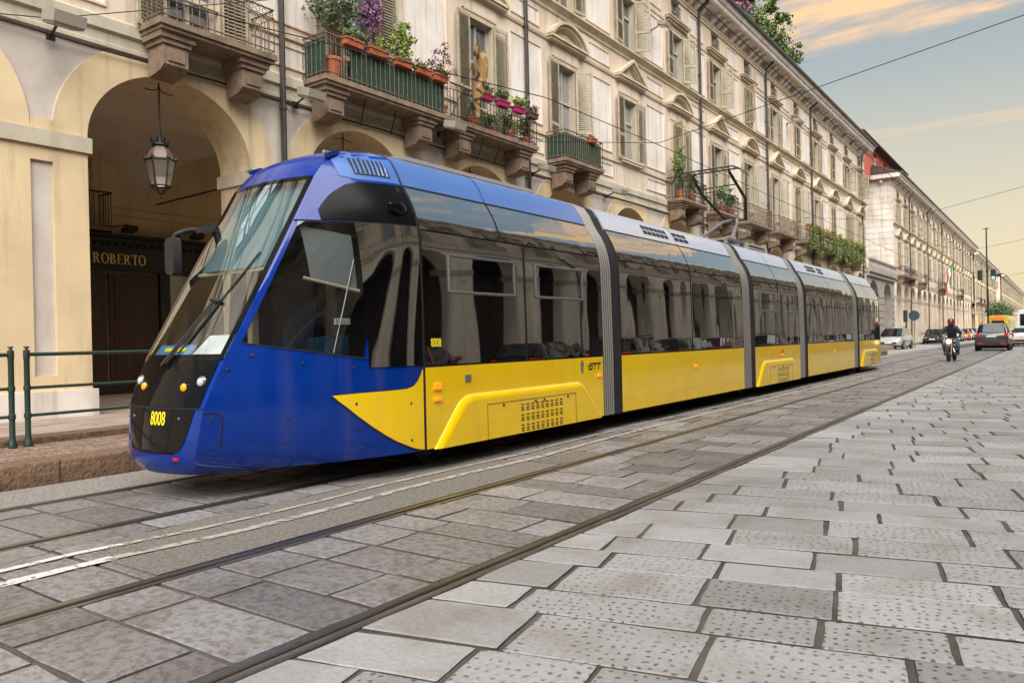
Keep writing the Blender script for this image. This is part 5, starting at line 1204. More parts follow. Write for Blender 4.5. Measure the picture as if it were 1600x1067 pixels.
mb = MB(); mb.tube(side_pt(4.60, 1.925, -.065, 1), side_pt(5.08, 1.80, -.065, 1), .018, 6); mb.build('side_blind_rail', CREAM, cab_front)
mb = MB(); mb.tube(side_pt(4.78, 1.22, -.05, 1), side_pt(5.05, 2.1, -.05, 1), .007, 5); mb.build('stay_rod', STEEL, cab_front)
mb = MB(); mb.box(XC-.25, XC+.25, 4.75, 5.15, .95, 1.05); mb.obox((XC, 5.2, 1.4), (.24, 0, 0), (0, .05, .015), (0, .06, .38)); mb.obox((XC, 5.30, 1.88), (.12, 0, 0), (0, .04, 0), (0, 0, .09)); mb.build('driver_seat', mat('dark_blue_seat', (.02, .03, .06), .8), cab_front)
mb = MB(); mb.obox((XC-.26, 3.97, 1.27), (.20, .05, 0), (-.01, .04, .045), (0, -.004, .004)); mb.build('route_card', mat('blue_card', (.03, .20, .45), .6), cab_front)
mb = MB(); mb.obox((XC-.25, 3.962, 1.275), (.12, .031, 0), (-.004, .015, .017), (0, -.003, .003)); mb.build('card_print', NUMY, cab_front)
mb = MB(); mb.obox((XC+.16, 4.12, 1.30), (.22, .03, 0), (-.02, .12, .10), (0, -.002, .002)); mb.build('paper_sheet', PAPER, cab_front)
mb = MB(); mb.obox((XC+.80, 4.86, 1.28), (.10, -.02, 0), (.02, .16, .01), (0, 0, .09)); mb.build('bag', mat('navy_bag', (.015, .05, .10), .5), cab_front)
for k in range(7):
    mb = MB(); mb.box(XC+.84, XC+.86, 4.90+k*.028, 4.915+k*.028, 1.48, 1.54); mb.build('control_key', PAPER, cab_front)
# wipers and mirror
mb = MB(); P0 = Vector(front_pt(-.06, 1.14, .05)); P1 = Vector(front_pt(.20, 1.70, .04)); mb.tube(P0, P1, .014, 6, .010)
mb.tube(Vector(front_pt(.0, 1.16, .05)), Vector(front_pt(.24, 1.69, .04)), .008, 6); mb.tube(Vector(front_pt(.16, 1.72, .035)), Vector(front_pt(.30, 1.70, .035)), .018, 6)
mb.build('wiper_arm', RUBBER, cab_front)
mb = MB(); mb.tube(Vector(front_pt(.06, 1.24, .02)), Vector(front_pt(.46, 2.15, .02)), .010, 6); mb.build('wiper_blade', RUBBER, cab_front)
mr = MB(); mr.path([(XC-.66, 4.62, 2.50), (XC-.75, 4.40, 2.47), (XC-.79, 4.30, 2.42), (XC-.80, 4.27, 2.30)], .022, 8); mr.obox((XC-.63, 4.6, 2.49), (.05, 0, 0), (0, .14, .02), (0, 0, .03))
mirror = mr.build('mirror_arm', RUBBER, tram, smooth=True)
mb = MB(); n = 10
prof = [(-.055, -.17), (.05, -.19), (.075, -.15), (.075, .15), (.05, .19), (-.04, .185), (-.075, .14), (-.075, -.13)]
mb.prism([(XC-.80+a, 2.20+b) for a, b in prof], 4.24, 4.33, axis='y'); mb.build('mirror_housing', RUBBER, mirror, smooth=True)
mb = MB(); mb.prism([(XC-.80+a*.85, 2.20+b*.88) for a, b in prof], 4.331, 4.336, axis='y'); mb.build('mirror_glass', STEEL, mirror)
place_text('fleet_number', '8008', .165, .62, lambda a, b, c: front_pt(a+.09, b+.69, .0105+c), NUMY, cab_front, bold=.0005)

ZP = sorted({z for z, _ in INS} | {1.05, 1.4, 1.9, 2.25, 2.43, 2.88, .6, .8})
def carriage(y0, y1, panes, roofm, lab, ups=None, cover=None, hopper=(), vents=(), lamps=(), boxes=()):
    mb = MB()
    def band(a):
        z = (ZP[a]+ZP[a+1])/2; return 0 if z < 1.05 else 1 if z < 2.88 else 2
    for s in (-1, 1): mb.grid([[(XC+s*Wb(z), y, z) for y in frange(y0, y1, max(2, int((y1-y0)/.7)))] for z in ZP], 0, None, lambda a, b: band(a) if s < 0 else (3 if band(a) < 2 else 2))
    for y in (y0, y1): mb.poly([(XC+Wb(z), y, z) for z in ZP]+[(XC-Wb(z), y, z) for z in ZP[::-1]], 3)
    mb.quad((XC-1.17, y0, .22), (XC+1.17, y0, .22), (XC+1.17, y1, .22), (XC-1.17, y1, .22), 3)
    body = mb.build('carriage_body', [YELLOW, TGLASS, roofm, RUBBER], tram, smooth=True, fix=True); body['label'] = lab
    e = .012
    patch(frange(y0+e, y1-e, 6), const(.225), const(1.042), 6, .008).build('yellow_panel', YELLOW, body, smooth='all')
    for a, b in panes: patch(frange(a+e, b-e, max(3, int((b-a)/.35))), const(1.062), const(2.415), 14, .009).build('window', TGLASS, body, smooth='all')
    for a, b in (ups or panes):
        patch(frange(a+e*.6, b-e*.6, max(3, int((b-a)/.35))), const(2.432), const(2.868), 8, .010).build('upper_panel', UPGLASS, body, smooth='all')
        patch(frange(a+e*.5, b-e*.5, 5), const(2.895), const(3.30), 10, .008).build('roof_panel', roofm, body, smooth='all')
    mb = MB(); mb.path([side_pt(Y, 2.882, .004, 1) for Y in (y0+.02, (y0+y1)/2, y1-.02)], .016, 6); mb.build('roof_seam', RUBBER, body)
    for a, b in hopper:
        fr_ = MB(); z0, z1 = 1.815, 2.20
        for (ya, za), (yb, zb) in (((a, z0), (b, z0)), ((a, z1), (b, z1)), ((a, z0), (a, z1)), ((b, z0), (b, z1))):
            for k in range(4):
                p = side_pt(lerp(ya, yb, k/4), lerp(za, zb, k/4), .016, 1); q = side_pt(lerp(ya, yb, (k+1)/4), lerp(za, zb, (k+1)/4), .016, 1); fr_.tube(p, q, .017, 6)
        hw_ = fr_.build('hopper_frame', mat('hopper_grey', (.13, .13, .13), .4, .3), body)
        patch(frange(a+.02, b-.02, 4), const(1.83), const(2.185), 4, .013).build('hopper_pane', TGLASS, body, smooth='all')
    if cover:
        a, b = cover; mb = MB(); o1, o2 = .012, .052
        # trapezoid bulge: outline low on the body, raised field
        def rounded(P, rad, n=6):
            out = [P[0]]
            for k in range(1, len(P)-1):
                p0, p1, p2 = Vector(P[k-1]), Vector(P[k]), Vector(P[k+1]); d0 = (p0-p1).normalized()*rad; d1 = (p2-p1).normalized()*rad
                for i in range(n+1): t = i/n; out.append(tuple((p1+d0)*(1-t)**2+p1*2*t*(1-t)+(p1+d1)*t*t))
            return out+[P[-1]]
        rings = []
        for e_, o_ in ((0, o1), (.018, .030), (.05, .044), (.085, o2-.001), (.10, o2)):
            rings.append([side_pt(y, z, o_) for y, z in rounded([(a+e_, .215), (a+.47+e_*.75, .735-e_*.8), (b-.52-e_*.75, .735-e_*.8), (b-e_, .215)], .16-e_*.5)])
        mb.grid(rings); mb.poly(rings[-1]); mb.poly([rings[i][0] for i in range(5)]+[rings[i][-1] for i in range(4, -1, -1)])
        cv = mb.build('bogie_cover', YELLOW, body, smooth=True)
        ha, hb_ = a+.85, b-.75
        mb = MB()
        for (p, q) in (((ha, .22), (ha, .60)), ((ha, .60), (hb_, .60)), ((hb_, .60), (hb_, .22))): mb.tube(side_pt(*p, o2+.0005), side_pt(*q, o2+.0005), .0035, 4)
        mb.build('cover_seam', RUBBER, body)
        mb = MB(); sy = (a+b)/2-.22; scl = (b-a)/3.45
        for gz in (.545, .425, .305):
            for rz_ in (0, .035, .062):
                for k in range(9):
                    y = sy+k*.105*scl; mb.obox(side_pt(y, gz-rz_, o2+.001), (.002, 0, 0), (0, .030*scl, 0), (0, 0, .0065))
        mb.build('cover_slots', RUBBER, body)
        mb = MB()
        for y in (ha+.3, ha+.95, hb_-.75, hb_-.2): mb.tube(side_pt(y, .57, o2), side_pt(y, .57, o2+.008), .017, 8)
        mb.build('cover_locks', DARKSTEEL, body)
    for y, z, m_, w, h in lamps:
        mb = MB(); mb.obox(side_pt(y, z, .018), (.012, 0, 0), (0, w, 0), (0, 0, h)); o = mb.build('side_lamp', m_, body)
        bv = o.modifiers.new('bevel', 'BEVEL'); bv.width = .01; bv.segments = 3
    for y, z, w, h in vents:
        mb = MB(); ny = max(2, int(w/.16))
        for i in range(ny):
            for j in range(2):
                ya = y+i*w/ny; mb.grid([[side_pt(yy, zz, .012) for zz in (z+j*h*.55, z+j*h*.55+h*.40)] for yy in (ya+.015, ya+w/ny-.015)])
        mb.build('roof_vent', RUBBER, body)
    for x0, x1, a, b, h in boxes:
        mb = MB(); mb.prism([(XC+x0, 3.33), (XC+x1, 3.33), (XC+x1-.05, 3.33+h), (XC+x0+.05, 3.33+h)], a, b, axis='y'); bo_ = mb.build('roof_box', mat('roof_box_grey', (.22, .21, .20), .6), body)
        mb = MB()
        for k in range(int((b-a)/.12)): mb.box(XC+x1-.04, XC+x1-.01, a+.03+k*.12, a+.13+k*.12, 3.37, 3.33+h-.06)
        tag(mb.build('grille', RUBBER, body), kind='stuff')
    # underframe and wheels
    mb = MB(); mb.box(XC-.95, XC+.95, y0+.15, y1-.15, .14, .218); mb.build('underframe', DARK, body)
    if cover:
        for y in ((cover[0]+.42), (cover[0]+2.05)):
            for x in (-.72, .72):
                mb = MB(); mb.lathe([(.05, -.06), (.30, -.06), (.31, -.03), (.31, .05), (.27, .055), (.25, .02), (.12, .015), (.09, .06), (.04, .065)], (XC+x, y, .31), 24, axis='x'); mb.build('wheel', DARKSTEEL, body, smooth=True)
            mb = MB(); mb.obox((XC+.86, y, .24), (.04, 0, 0), (0, .16, 0), (0, 0, .05)); mb.build('axle_box', DARK, body)
    return body
c1 = carriage(5.735, 9.43, [(5.745, 7.54), (7.56, 9.42)], ROOFBLUE, 'first carriage behind the driver cab with the number and operator logo', ups=[(5.74, 7.10), (7.12, 9.42)], cover=(5.85, 9.34), hopper=((6.15, 7.33), (7.78, 8.90)), lamps=((5.92, .845, AMBER, .055, .032), (5.92, .715, AMBER, .055, .020), (9.30, .79, AMBER, .04, .022)), boxes=((-.55, .15, 6.6, 9.4, .17),))
c2 = carriage(9.97, 15.30, [(9.985, 12.63), (12.65, 15.29)], ROOFSHEEN, 'second carriage, between the first two bellows', lamps=((12.75, .78, AMBER, .05, .022),), vents=((11.4, 2.97, 1.0, .16), (12.65, 2.97, .62, .16)))
c3 = carriage(15.98, 19.42, [(15.99, 17.7), (17.72, 19.41)], ROOFSHEEN, 'third carriage below the pantograph', cover=(16.0, 19.3), hopper=((16.4, 17.45), (18.1, 19.1)), lamps=((17.9, .92, REDL, .05, .03), (17.9, .83, AMBER, .05, .018)), boxes=((-.6, .5, 17.9, 19.2, .14),))
c4 = carriage(20.10, 25.56, [(20.11, 22.8), (22.82, 25.55)], ROOFSHEEN, 'fourth carriage', vents=((21.3, 2.97, .95, .16), (22.5, 2.97, .6, .16)), lamps=((23.0, .80, AMBER, .05, .022),))
c5 = carriage(26.28, 29.74, [(26.29, 28.0), (28.02, 29.73)], ROOFSHEEN, 'last carriage at the tail of the tram', cover=(26.4, 29.6), hopper=((26.7, 27.7), (28.3, 29.3)))
place_text('fleet_number', '8008', .125, .62, lambda a, b, c: side_pt(5.92+a, 1.285+b, .0125+c), NUMY, c1, bold=.0005)
# lock plate, shield and operator logo
mb = MB(); mb.obox(side_pt(6.42, .90, .012), (.003, 0, 0), (0, .05, 0), (0, 0, .038)); mb.build('lock_plate', STEEL, c1)
def sp(y, z, o=.0115): return side_pt(y, z, o)
cy, cz = 8.84, .915
mb = MB(); mb.poly([sp(cy+.043*a, cz+b*.085) for a, b in ((0, -1), (.55, -.62), (.92, -.1), (1, .45), (.9, .62), (-.9, .62), (-1, .45), (-.92, -.1), (-.55, -.62))]); mb.build('shield', mat('shield_blue', (.01, .10, .22), .4), c1)
mb = MB(); mb.poly([sp(cy+a*.043, cz+b*.085, .013) for a, b in ((-.45, .42), (-.2, .5), (-.05, .28), (.25, .2), (.45, -.1), (.35, -.55), (.2, -.25), (-.05, -.1), (-.1, -.45), (-.28, -.35), (-.22, .05))]); mb.build('rearing_bull', mat('shield_gold', (.62, .42, .05), .4), c1)
mb = MB(); mb.poly([sp(cy+a*.043, cz+b*.085, .0125) for a, b in ((-.55, .68), (.55, .68), (.8, 1.1), (.4, .95), (.25, 1.2), (0, 1.0), (-.25, 1.2), (-.4, .95), (-.8, 1.1))]); mb.build('crown', mat('crown_bronze', (.20, .12, .03), .5), c1)
mb = MB()
def slant(y, z, w, h, sh=.28, o=.0125):
    y -= .075; mb.poly([sp(y+sh*(z-.88), z, o), sp(y+w+sh*(z-.88), z, o), sp(y+w+sh*(z+h-.88), z+h, o), sp(y+sh*(z+h-.88), z+h, o)])
gz0, gh = .875, .092
slant(9.09, gz0+gh-.020, .105, .020); slant(9.09, gz0, .018, gh-.021, .28, .0127); slant(9.108, gz0, .075, .019); slant(9.165, gz0+.0195, .019, .026); slant(9.045, gz0+.046, .14, .013, .28, .0131)
slant(9.205, gz0+gh-.020, .095, .020); slant(9.238, gz0, .022, gh-.021); slant(9.308, gz0+gh-.020, .10, .020); slant(9.345, gz0, .022, gh-.021)
mb.build('operator_logo', LOGOBLACK, c1)
# bellows between the carriages
def bellows(y0, y1):
    mb = MB(); n = 5; ribs = []
    for k in range(n*4+1):
        y = lerp(y0, y1, k/(n*4)); ribs.append((y, 0.030*(1-math.cos(2*math.pi*k/4))*.5))
    zz = [z for z in ZP if z < 3.33]
    P = []
    for y, d in ribs: P.append([(XC+Wb(z)-.03+d*1.2-(.0), y, z) for z in zz]+[(XC-Wb(z)+.03-d*1.2, y, z) for z in zz[::-1]])
    mb.grid(P, 0, None, lambda a, b: 0 if a % 4 in (1, 2) else 1); b = mb.build('bellows', [BELLOW, RUBBER], tram, smooth='all')
    mb = MB()
    for ya, yb in ((y0-.03, y0-.004), (y1+.004, y1+.205)):
        P = [[(XC+Wb(z)-.006, y, z) for z in zz]+[(XC-Wb(z)+.006, y, z) for z in zz[::-1]] for y in (ya, yb)]; mb.grid(P)
    mb.build('bellows_frame', RUBBER, b)
for a, b in ((9.46, 9.76), (15.34, 15.78), (19.46, 19.90), (25.60, 26.08)): bellows(a, b)
# pantograph
pb = MB(); pb.box(XC-.5, XC+.5, 16.45, 17.6, 3.40, 3.45); [pb.box(XC+x-.04, XC+x+.04, y-.04, y+.04, 3.30, 3.40) for x in (-.45, .45) for y in (16.5, 17.55)]
panto = pb.build('pantograph_base', STEEL, tram)
kn = (XC+.05, 18.1, 4.05)
mb = MB(); mb.tube((XC-.32, 16.75, 3.46), (kn[0]-.1, 17.75, 3.98), .05, 8, .035); mb.tube((kn[0]-.1, 17.75, 3.98), (kn[0]-.05, *kn[1:]), .035, 8); mb.tube((XC+.32, 17.2, 3.46), (kn[0]+.14, 18.0, 3.95), .05, 8, .035); mb.tube((kn[0]+.14, 18.0, 3.95), (kn[0]+.1, *kn[1:]), .035, 8); mb.build('lower_arm', STEEL, panto, smooth=True)
mb = MB(); mb.tube((kn[0]-.18, kn[1], kn[2]), (kn[0]+.30, kn[1]+.1, kn[2]), .03, 8)
mb.path([(kn[0]-.14, kn[1]-.05, kn[2]), (XC-.42, 17.35, 4.62), (XC-.50, 17.0, 5.02)], .036, 8); mb.path([(kn[0]+.28, kn[1]+.1, kn[2]), (XC+.42, 17.95, 4.5), (XC+.30, 17.2, 5.04)], .036, 8); mb.tube((XC-.45, 17.25, 4.72), (XC+.38, 17.5, 4.78), .014, 6); mb.build('upper_arm', IRON, panto, smooth=True)
mb = MB()
for dy in (-.16, .16):
    mb.path([(XC-.98, 17.05+dy, 4.86), (XC-.86, 17.05+dy, 5.0), (XC-.70, 17.05+dy, 5.08), (XC+.50, 17.05+dy, 5.08), (XC+.66, 17.05+dy, 5.0), (XC+.76, 17.05+dy, 4.88)], .018, 6)
for k in range(10): x = XC-.72+k*.135; mb.tube((x, 16.87, 5.07), (x, 17.23, 5.07), .010, 5)
mb.build('collector_head', DARKSTEEL, panto, smooth=True)

# overhead wires
def wire(name, label, pts, r=.006, cat='cable', sag=0.0):
    mb = MB(); P = []
    for a, b in zip(pts[:-1], pts[1:]):
        a = Vector(a); b = Vector(b); n = 8 if sag else 1
        for k in range(n): t = k/n; p = a.lerp(b, t); p.z -= sag*4*t*(1-t); P.append(p)
    P.append(Vector(pts[-1])); mb.path(P, r, 5); tag(mb.build(name, IRON), label, cat)
wire('contact_wire', 'overhead contact wire above the tram and its pantograph', [(-9.2, -3, 5.1), (-7.72, 5.74, 5.1), (-6.52, 10.2, 5.1), (-6.4, 14.2, 5.1), (-6.37, 40, 5.12), (-6.37, 160, 5.15)], .0075)
wire('contact_wire', 'overhead contact wire above the free track on the right', [(-3.4, -8, 5.25), (-3.42, 160, 5.25)], .0075)
wire('span_wire', 'span wire crossing the street beside the pantograph', [(XF, 16.6, 6.6), (-6.4, 14.15, 5.14), (XR, 12.4, 6.7)], .007)
wire('span_wire', 'span wire crossing the street beyond the tram', [(XF, 46, 8.0), (-6.4, 43, 6.9), (XR, 41, 9.3)], .009)
wire('span_wire', 'span wire crossing the street at the second building', [(XF, 84, 10.4), (-6.4, 78, 8.2), (XR, 74, 10)], .012)
wire('span_wire', 'farthest span wire crossing the street beyond the lamp mast', [(XF, 116, 10.0), (-6.4, 112, 7.6), (XR, 108, 9.6)], .014)
wire('facade_cable', 'dark cable bundle running along the facade under the balconies', [(XF+.075, -3, 5.93)]+[(XF+.075, y_, 5.93-(.03 if k % 2 else 0)) for k, y_ in enumerate(frange(0, 62, 31))], .018)
wire('facade_cable', 'thin cable running to the floodlight at the top left', [(XF+.1, 3.0, 5.6), (XF+.3, 5.2, 6.05), (XF+1.6, 8.4, 7.1)], .008)

# ------------------------------------------------------------------ cars
TYRE = mat('tyre_rubber', (.015, .015, .015), .85); RIM = mat('alloy_rim', (.35, .35, .36), .35, .8)
CARGLASS = glass_dark('car_glass', (.010, .012, .014), .035); TRIMB = mat('black_car_trim', (.02, .02, .02), .6)
PLATE = mat('white_number_plate', (.7, .7, .7), .5); HEADL = mat('car_headlamp', (.6, .62, .62), .1)
KINDS = {
 'hatch': dict(L=4.05, low=[(-2.02, .38, .80, .66), (-1.98, .28, .95, .78), (-1.5, .2, .99, .87), (0, .19, .95, .89), (1.0, .2, .92, .88), (1.55, .22, .80, .85), (1.9, .27, .68, .76), (2.03, .36, .58, .58)], gh=[(-1.99, 1.0), (-1.62, 1.42), (-.9, 1.48), (.2, 1.46), (1.12, .94)], wr=.30, wy=1.26),
 'suv': dict(L=4.25, low=[(-2.12, .42, .98, .80), (-2.06, .32, 1.08, .88), (-1.5, .27, 1.10, .92), (0, .26, 1.07, .93), (1.0, .27, 1.06, .92), (1.7, .3, .98, .89), (2.0, .34, .88, .82), (2.12, .42, .78, .70)], gh=[(-2.08, 1.12), (-1.86, 1.60), (-1.0, 1.68), (.3, 1.66), (1.05, 1.07)], wr=.35, wy=1.30),
 'mpv': dict(L=4.3, low=[(-2.15, .40, .85, .70), (-2.08, .28, 1.0, .80), (-1.5, .2, 1.03, .88), (0, .19, 1.0, .90), (1.0, .2, .98, .89), (1.65, .22, .88, .86), (2.02, .28, .72, .76), (2.15, .36, .6, .58)], gh=[(-2.05, 1.02), (-1.72, 1.50), (-.9, 1.58), (.35, 1.54), (1.45, .97)], wr=.31, wy=1.34),
 'sedan': dict(L=4.5, low=[(-2.25, .40, .85, .68), (-2.18, .28, .97, .78), (-1.5, .2, 1.0, .87), (0, .19, .95, .89), (1.0, .2, .92, .88), (1.7, .22, .82, .85), (2.1, .27, .70, .76), (2.25, .36, .6, .58)], gh=[(-1.55, 1.0), (-.95, 1.38), (-.4, 1.44), (.3, 1.43), (1.2, .95)], wr=.31, wy=1.36)}
def car(kind, label, x, y, rz, col, group=None, name='parked_car', z=0.0):
    K = KINDS[kind]; e = empty(name, (x, y, z), rz); tag(e, label, 'car', group)
    pm = mat('car_paint_%02d%02d%02d' % tuple(int(c*99) for c in col), col, .28, .15, coat=1.0)
    def add(nm, mb, m_, sm=True): return mb.build(nm, m_, e, smooth=sm, fix=True, loc=(0, 0, 0))
    mb = MB(); P = []
    for (yy, zl, zs, w) in K['low']:
        zm = zl+(zs-zl)*.55
        half = [(0, zl), (w*.86, zl), (w*.97, zl+.10), (w, zm), (w*.985, zm+(zs-zm)*.5), (w*.93, zs-.02), (w*.80, zs+.015), (0, zs+.04)]
        P.append([(a, yy, b) for a, b in half]+[(-a, yy, b) for a, b in half[::-1][1:-1]])
    P = [r+[r[0]] for r in P]; mb.grid(P)
    mb.poly(P[0][:-1]); mb.poly(P[-1][:-1]); body = add('body', mb, pm)
    g = K['gh']; (yr, zr), (y1, z1), (y2, z2), (y3, z3), (yc, zc) = g
    def wb(yy): return interp([(a, d*.90) for a, b, c, d in K['low']], yy)
    # greenhouse: painted roof, glass all round, painted pillars
    wt = wb(0)*.80
    mb = MB(); mb.grid([[(u*wt*(1-.03*abs(u)), yy, zz-.03*u*u+.0) for u in (-1, -.5, 0, .5, 1)] for yy, zz in ((y1-.06, z1-.02), (y1, z1+.012), (y2, z2+.02), (y3, z3+.012), (y3+.06, z3-.02))]); add('roof', mb, pm)
    for nm, A, B_ in (('rear_window', (yr, zr), (y1, z1)), ('windscreen', (yc, zc), (y3, z3))):
        mb = MB(); s = 1 if nm == 'windscreen' else -1
        mb.grid([[(u*lerp(wb(A[0])*.90, wt*.94, t), lerp(A[0], B_[0], t)+s*.05*(1-u*u), lerp(A[1], B_[1], t)+.01) for u in (-1, -.5, 0, .5, 1)] for t in (0, .5, 1)]); add(nm, mb, CARGLASS)
    for s in (-1, 1):
        mb = MB(); ys = frange(yr+.02, yc-.02, 12)
        def topz(q): return interp([(yr, zr), (y1, z1), (y2, z2), (y3, z3), (yc, zc)], q)
        mb.grid([[(s*lerp(wb(q)*.99, lerp(wb(q)*.99, wt, max(0, (topz(q)-zr)/(z2-zr))), t), q, lerp(min(zr, zc)+.0, topz(q)-.02, t)) for t in (0, .5, 1)] for q in ys]); add('side_window', mb, CARGLASS)
        for q, q2, w_ in ((yc-.02, y3, .03), (.0, -.05, .04), (yr+.02, y1, .05), (-1.05, -1.0, .045)):
            if q2 < yr+.3 and q != yr+.02: continue
            mb = MB(); zt = topz(q2); mb.obox(((s*(wb(q)*.99+wt)/2), (q+q2)/2, (zr+zt)/2), (.012*s, 0, 0), (0, w_, 0), Vector((s*(wt-wb(q)*.99)/2, (q2-q)/2, (zt-zr)/2)))
            add('pillar', mb, pm, False)
        mb = MB(); mb.obox((s*(wb(.9)+.17), .82, zc+.12), (.09, 0, 0), (0, .04, 0), (0, 0, .06)); add('door_mirror', mb, pm, False)
        yf = K['low'][-1][0]; hl = interp([(a, c) for a, b, c, d in K['low']], yf-.2)
        mb = MB(); mb.obox((s*.60, yf-.17, hl-.10), (.15, -.07*s, 0), (.03*s, .09, 0), (0, 0, .075)); add('headlight', mb, HEADL, False)
        ye = K['low'][0][0]; zt_ = K['low'][1][2]
        mb = MB(); mb.obox((s*(K['low'][1][3]*.86), ye+.05, zt_-.10), (.10, 0, 0), (0, .07, 0), (0, 0, .10)); add('tail_light', mb, REDL, False)
        mb = MB(); mb.obox((s*.58, ye+.0, .46), (.10, 0, 0), (0, .04, 0), (0, 0, .05)); add('fog_light', mb, REDL, False)
        for w_ in (-K['wy'], K['wy']):
            mb = MB(); r_ = K['wr']; xo = s*(K['low'][3][3]+.005)
            mb.lathe([(.02, -.19*s), (r_*.9, -.19*s), (r_, -.15*s), (r_, -.04*s), (r_*.92, -.008*s), (r_*.66, 0), (r_*.62, -.03*s), (.02, -.03*s)], (xo, w_, r_), 22, axis='x'); wh = add('wheel', mb, TYRE)
            mb = MB()
            for k in range(5):
                a = k*2*math.pi/5; mb.obox((xo-.012*s, w_+r_*.33*math.cos(a), r_+r_*.33*math.sin(a)), (.008, 0, 0), Vector((0, math.cos(a), math.sin(a)))*r_*.30, Vector((0, -math.sin(a), math.cos(a)))*.035)
            mb.lathe([(r_*.58, -.01*s), (r_*.66, .004*s), (r_*.66, -.02*s)], (xo, w_, r_), 18, axis='x'); rim_o = mb.build('rim', RIM, wh, loc=(0, 0, 0))
            mb = MB(); mb.lathe([(r_*1.02, -.10*s), (r_*1.16, -.012*s), (r_*1.17, -.06*s)], (xo+.002*s, w_, r_), 22, axis='x'); add('wheel_arch', mb, TRIMB)
    yf = K['low'][-1][0]; ye = K['low'][0][0]
    mb = MB(); mb.box(-.55, .55, yf-.04, yf+.01, .40, .54); add('grille', mb, TRIMB, False)
    mb = MB(); mb.box(-.62, .62, ye-.012, ye+.08, .36, .52); add('rear_bumper', mb, TRIMB, False)
    zp = K['low'][0][2]-.02
    mb = MB(); mb.box(-.26, .26, ye-.02, ye+.02, zp-.11, zp); add('number_plate', mb, PLATE, False)
    mb = MB(); mb.box(-.26, .26, yf, yf+.02, .44, .55); add('number_plate', mb, PLATE, False)
    if kind in ('suv', 'mpv'):
        for s in (-1, 1): mb = MB(); mb.tube((s*wt*.9, -1.3, z2+.05), (s*wt*.9, .3, z2+.05), .02, 6); add('roof_rail', mb, TRIMB)
    mb = MB(); mb.box(-.7, .7, ye+.3, yf-.3, .14, .28); add('underbody', mb, DARK, False)
    return e
car('suv', 'dark grey SUV driving away on the right-hand track', -3.37, 57.6, 0, (.045, .047, .05), None, 'car')
car('sedan', 'white saloon car driving ahead of the grey SUV', -2.15, 70.5, 0, (.72, .71, .69), None, 'car')
car('hatch', 'dark red hatchback ahead of the white saloon at the right edge', -2.55, 83, 0, (.16, .02, .02), None, 'car')
GP = 'cars parked along the left arcade'
car('mpv', 'silver people carrier parked just past the tail of the tram', -10.15, 64.5, math.pi-.06, (.42, .42, .41), GP)
car('hatch', 'black hatchback parked facing us left of the motorcyclist', -10.1, 87, math.pi, (.012, .013, .016), GP)
car('hatch', 'second dark car of the row, behind the black hatchback', -10.2, 93, math.pi, (.03, .03, .035), GP)
car('hatch', 'white car right of the motorcyclist in the parked row', -10.0, 104, math.pi, (.66, .66, .64), GP)
car('hatch', 'bright orange car in the parked row', -9.9, 111, math.pi, (.75, .16, .01), GP)
car('sedan', 'pale car parked just beyond the orange one', -10.0, 118, math.pi, (.62, .62, .6), GP)
car('mpv', 'silver car at the far end of the parked row', -10.1, 126, math.pi, (.45, .46, .46), GP)
GR = 'cars across the street mirrored in the tram windows'
for lab, kd, y_, c_ in (('dark red car across the street mirrored in the cab door', 'hatch', 14.6, (.22, .015, .02)), ('black hatchback across the street mirrored under the second hopper window', 'hatch', 21.2, (.012, .012, .014)), ('dark estate across the street mirrored at the start of the second carriage', 'mpv', 27.2, (.014, .013, .016)), ('black car across the street mirrored in the middle of the second carriage', 'hatch', 32.6, (.012, .013, .015)), ('red hatchback across the street mirrored at the end of the second carriage', 'hatch', 37.8, (.30, .015, .02)), ('black people carrier across the street mirrored in the third carriage', 'mpv', 45.6, (.012, .012, .013)), ('dark saloon across the street mirrored in the fourth carriage', 'sedan', 53, (.015, .016, .02)), ('red saloon across the street mirrored in the fourth carriage', 'sedan', 59.5, (.20, .02, .02)), ('dark hatchback across the street mirrored in the last carriage', 'hatch', 67, (.012, .012, .014))):
    car(kd, lab, 3.3, y_, 0, c_, GR)

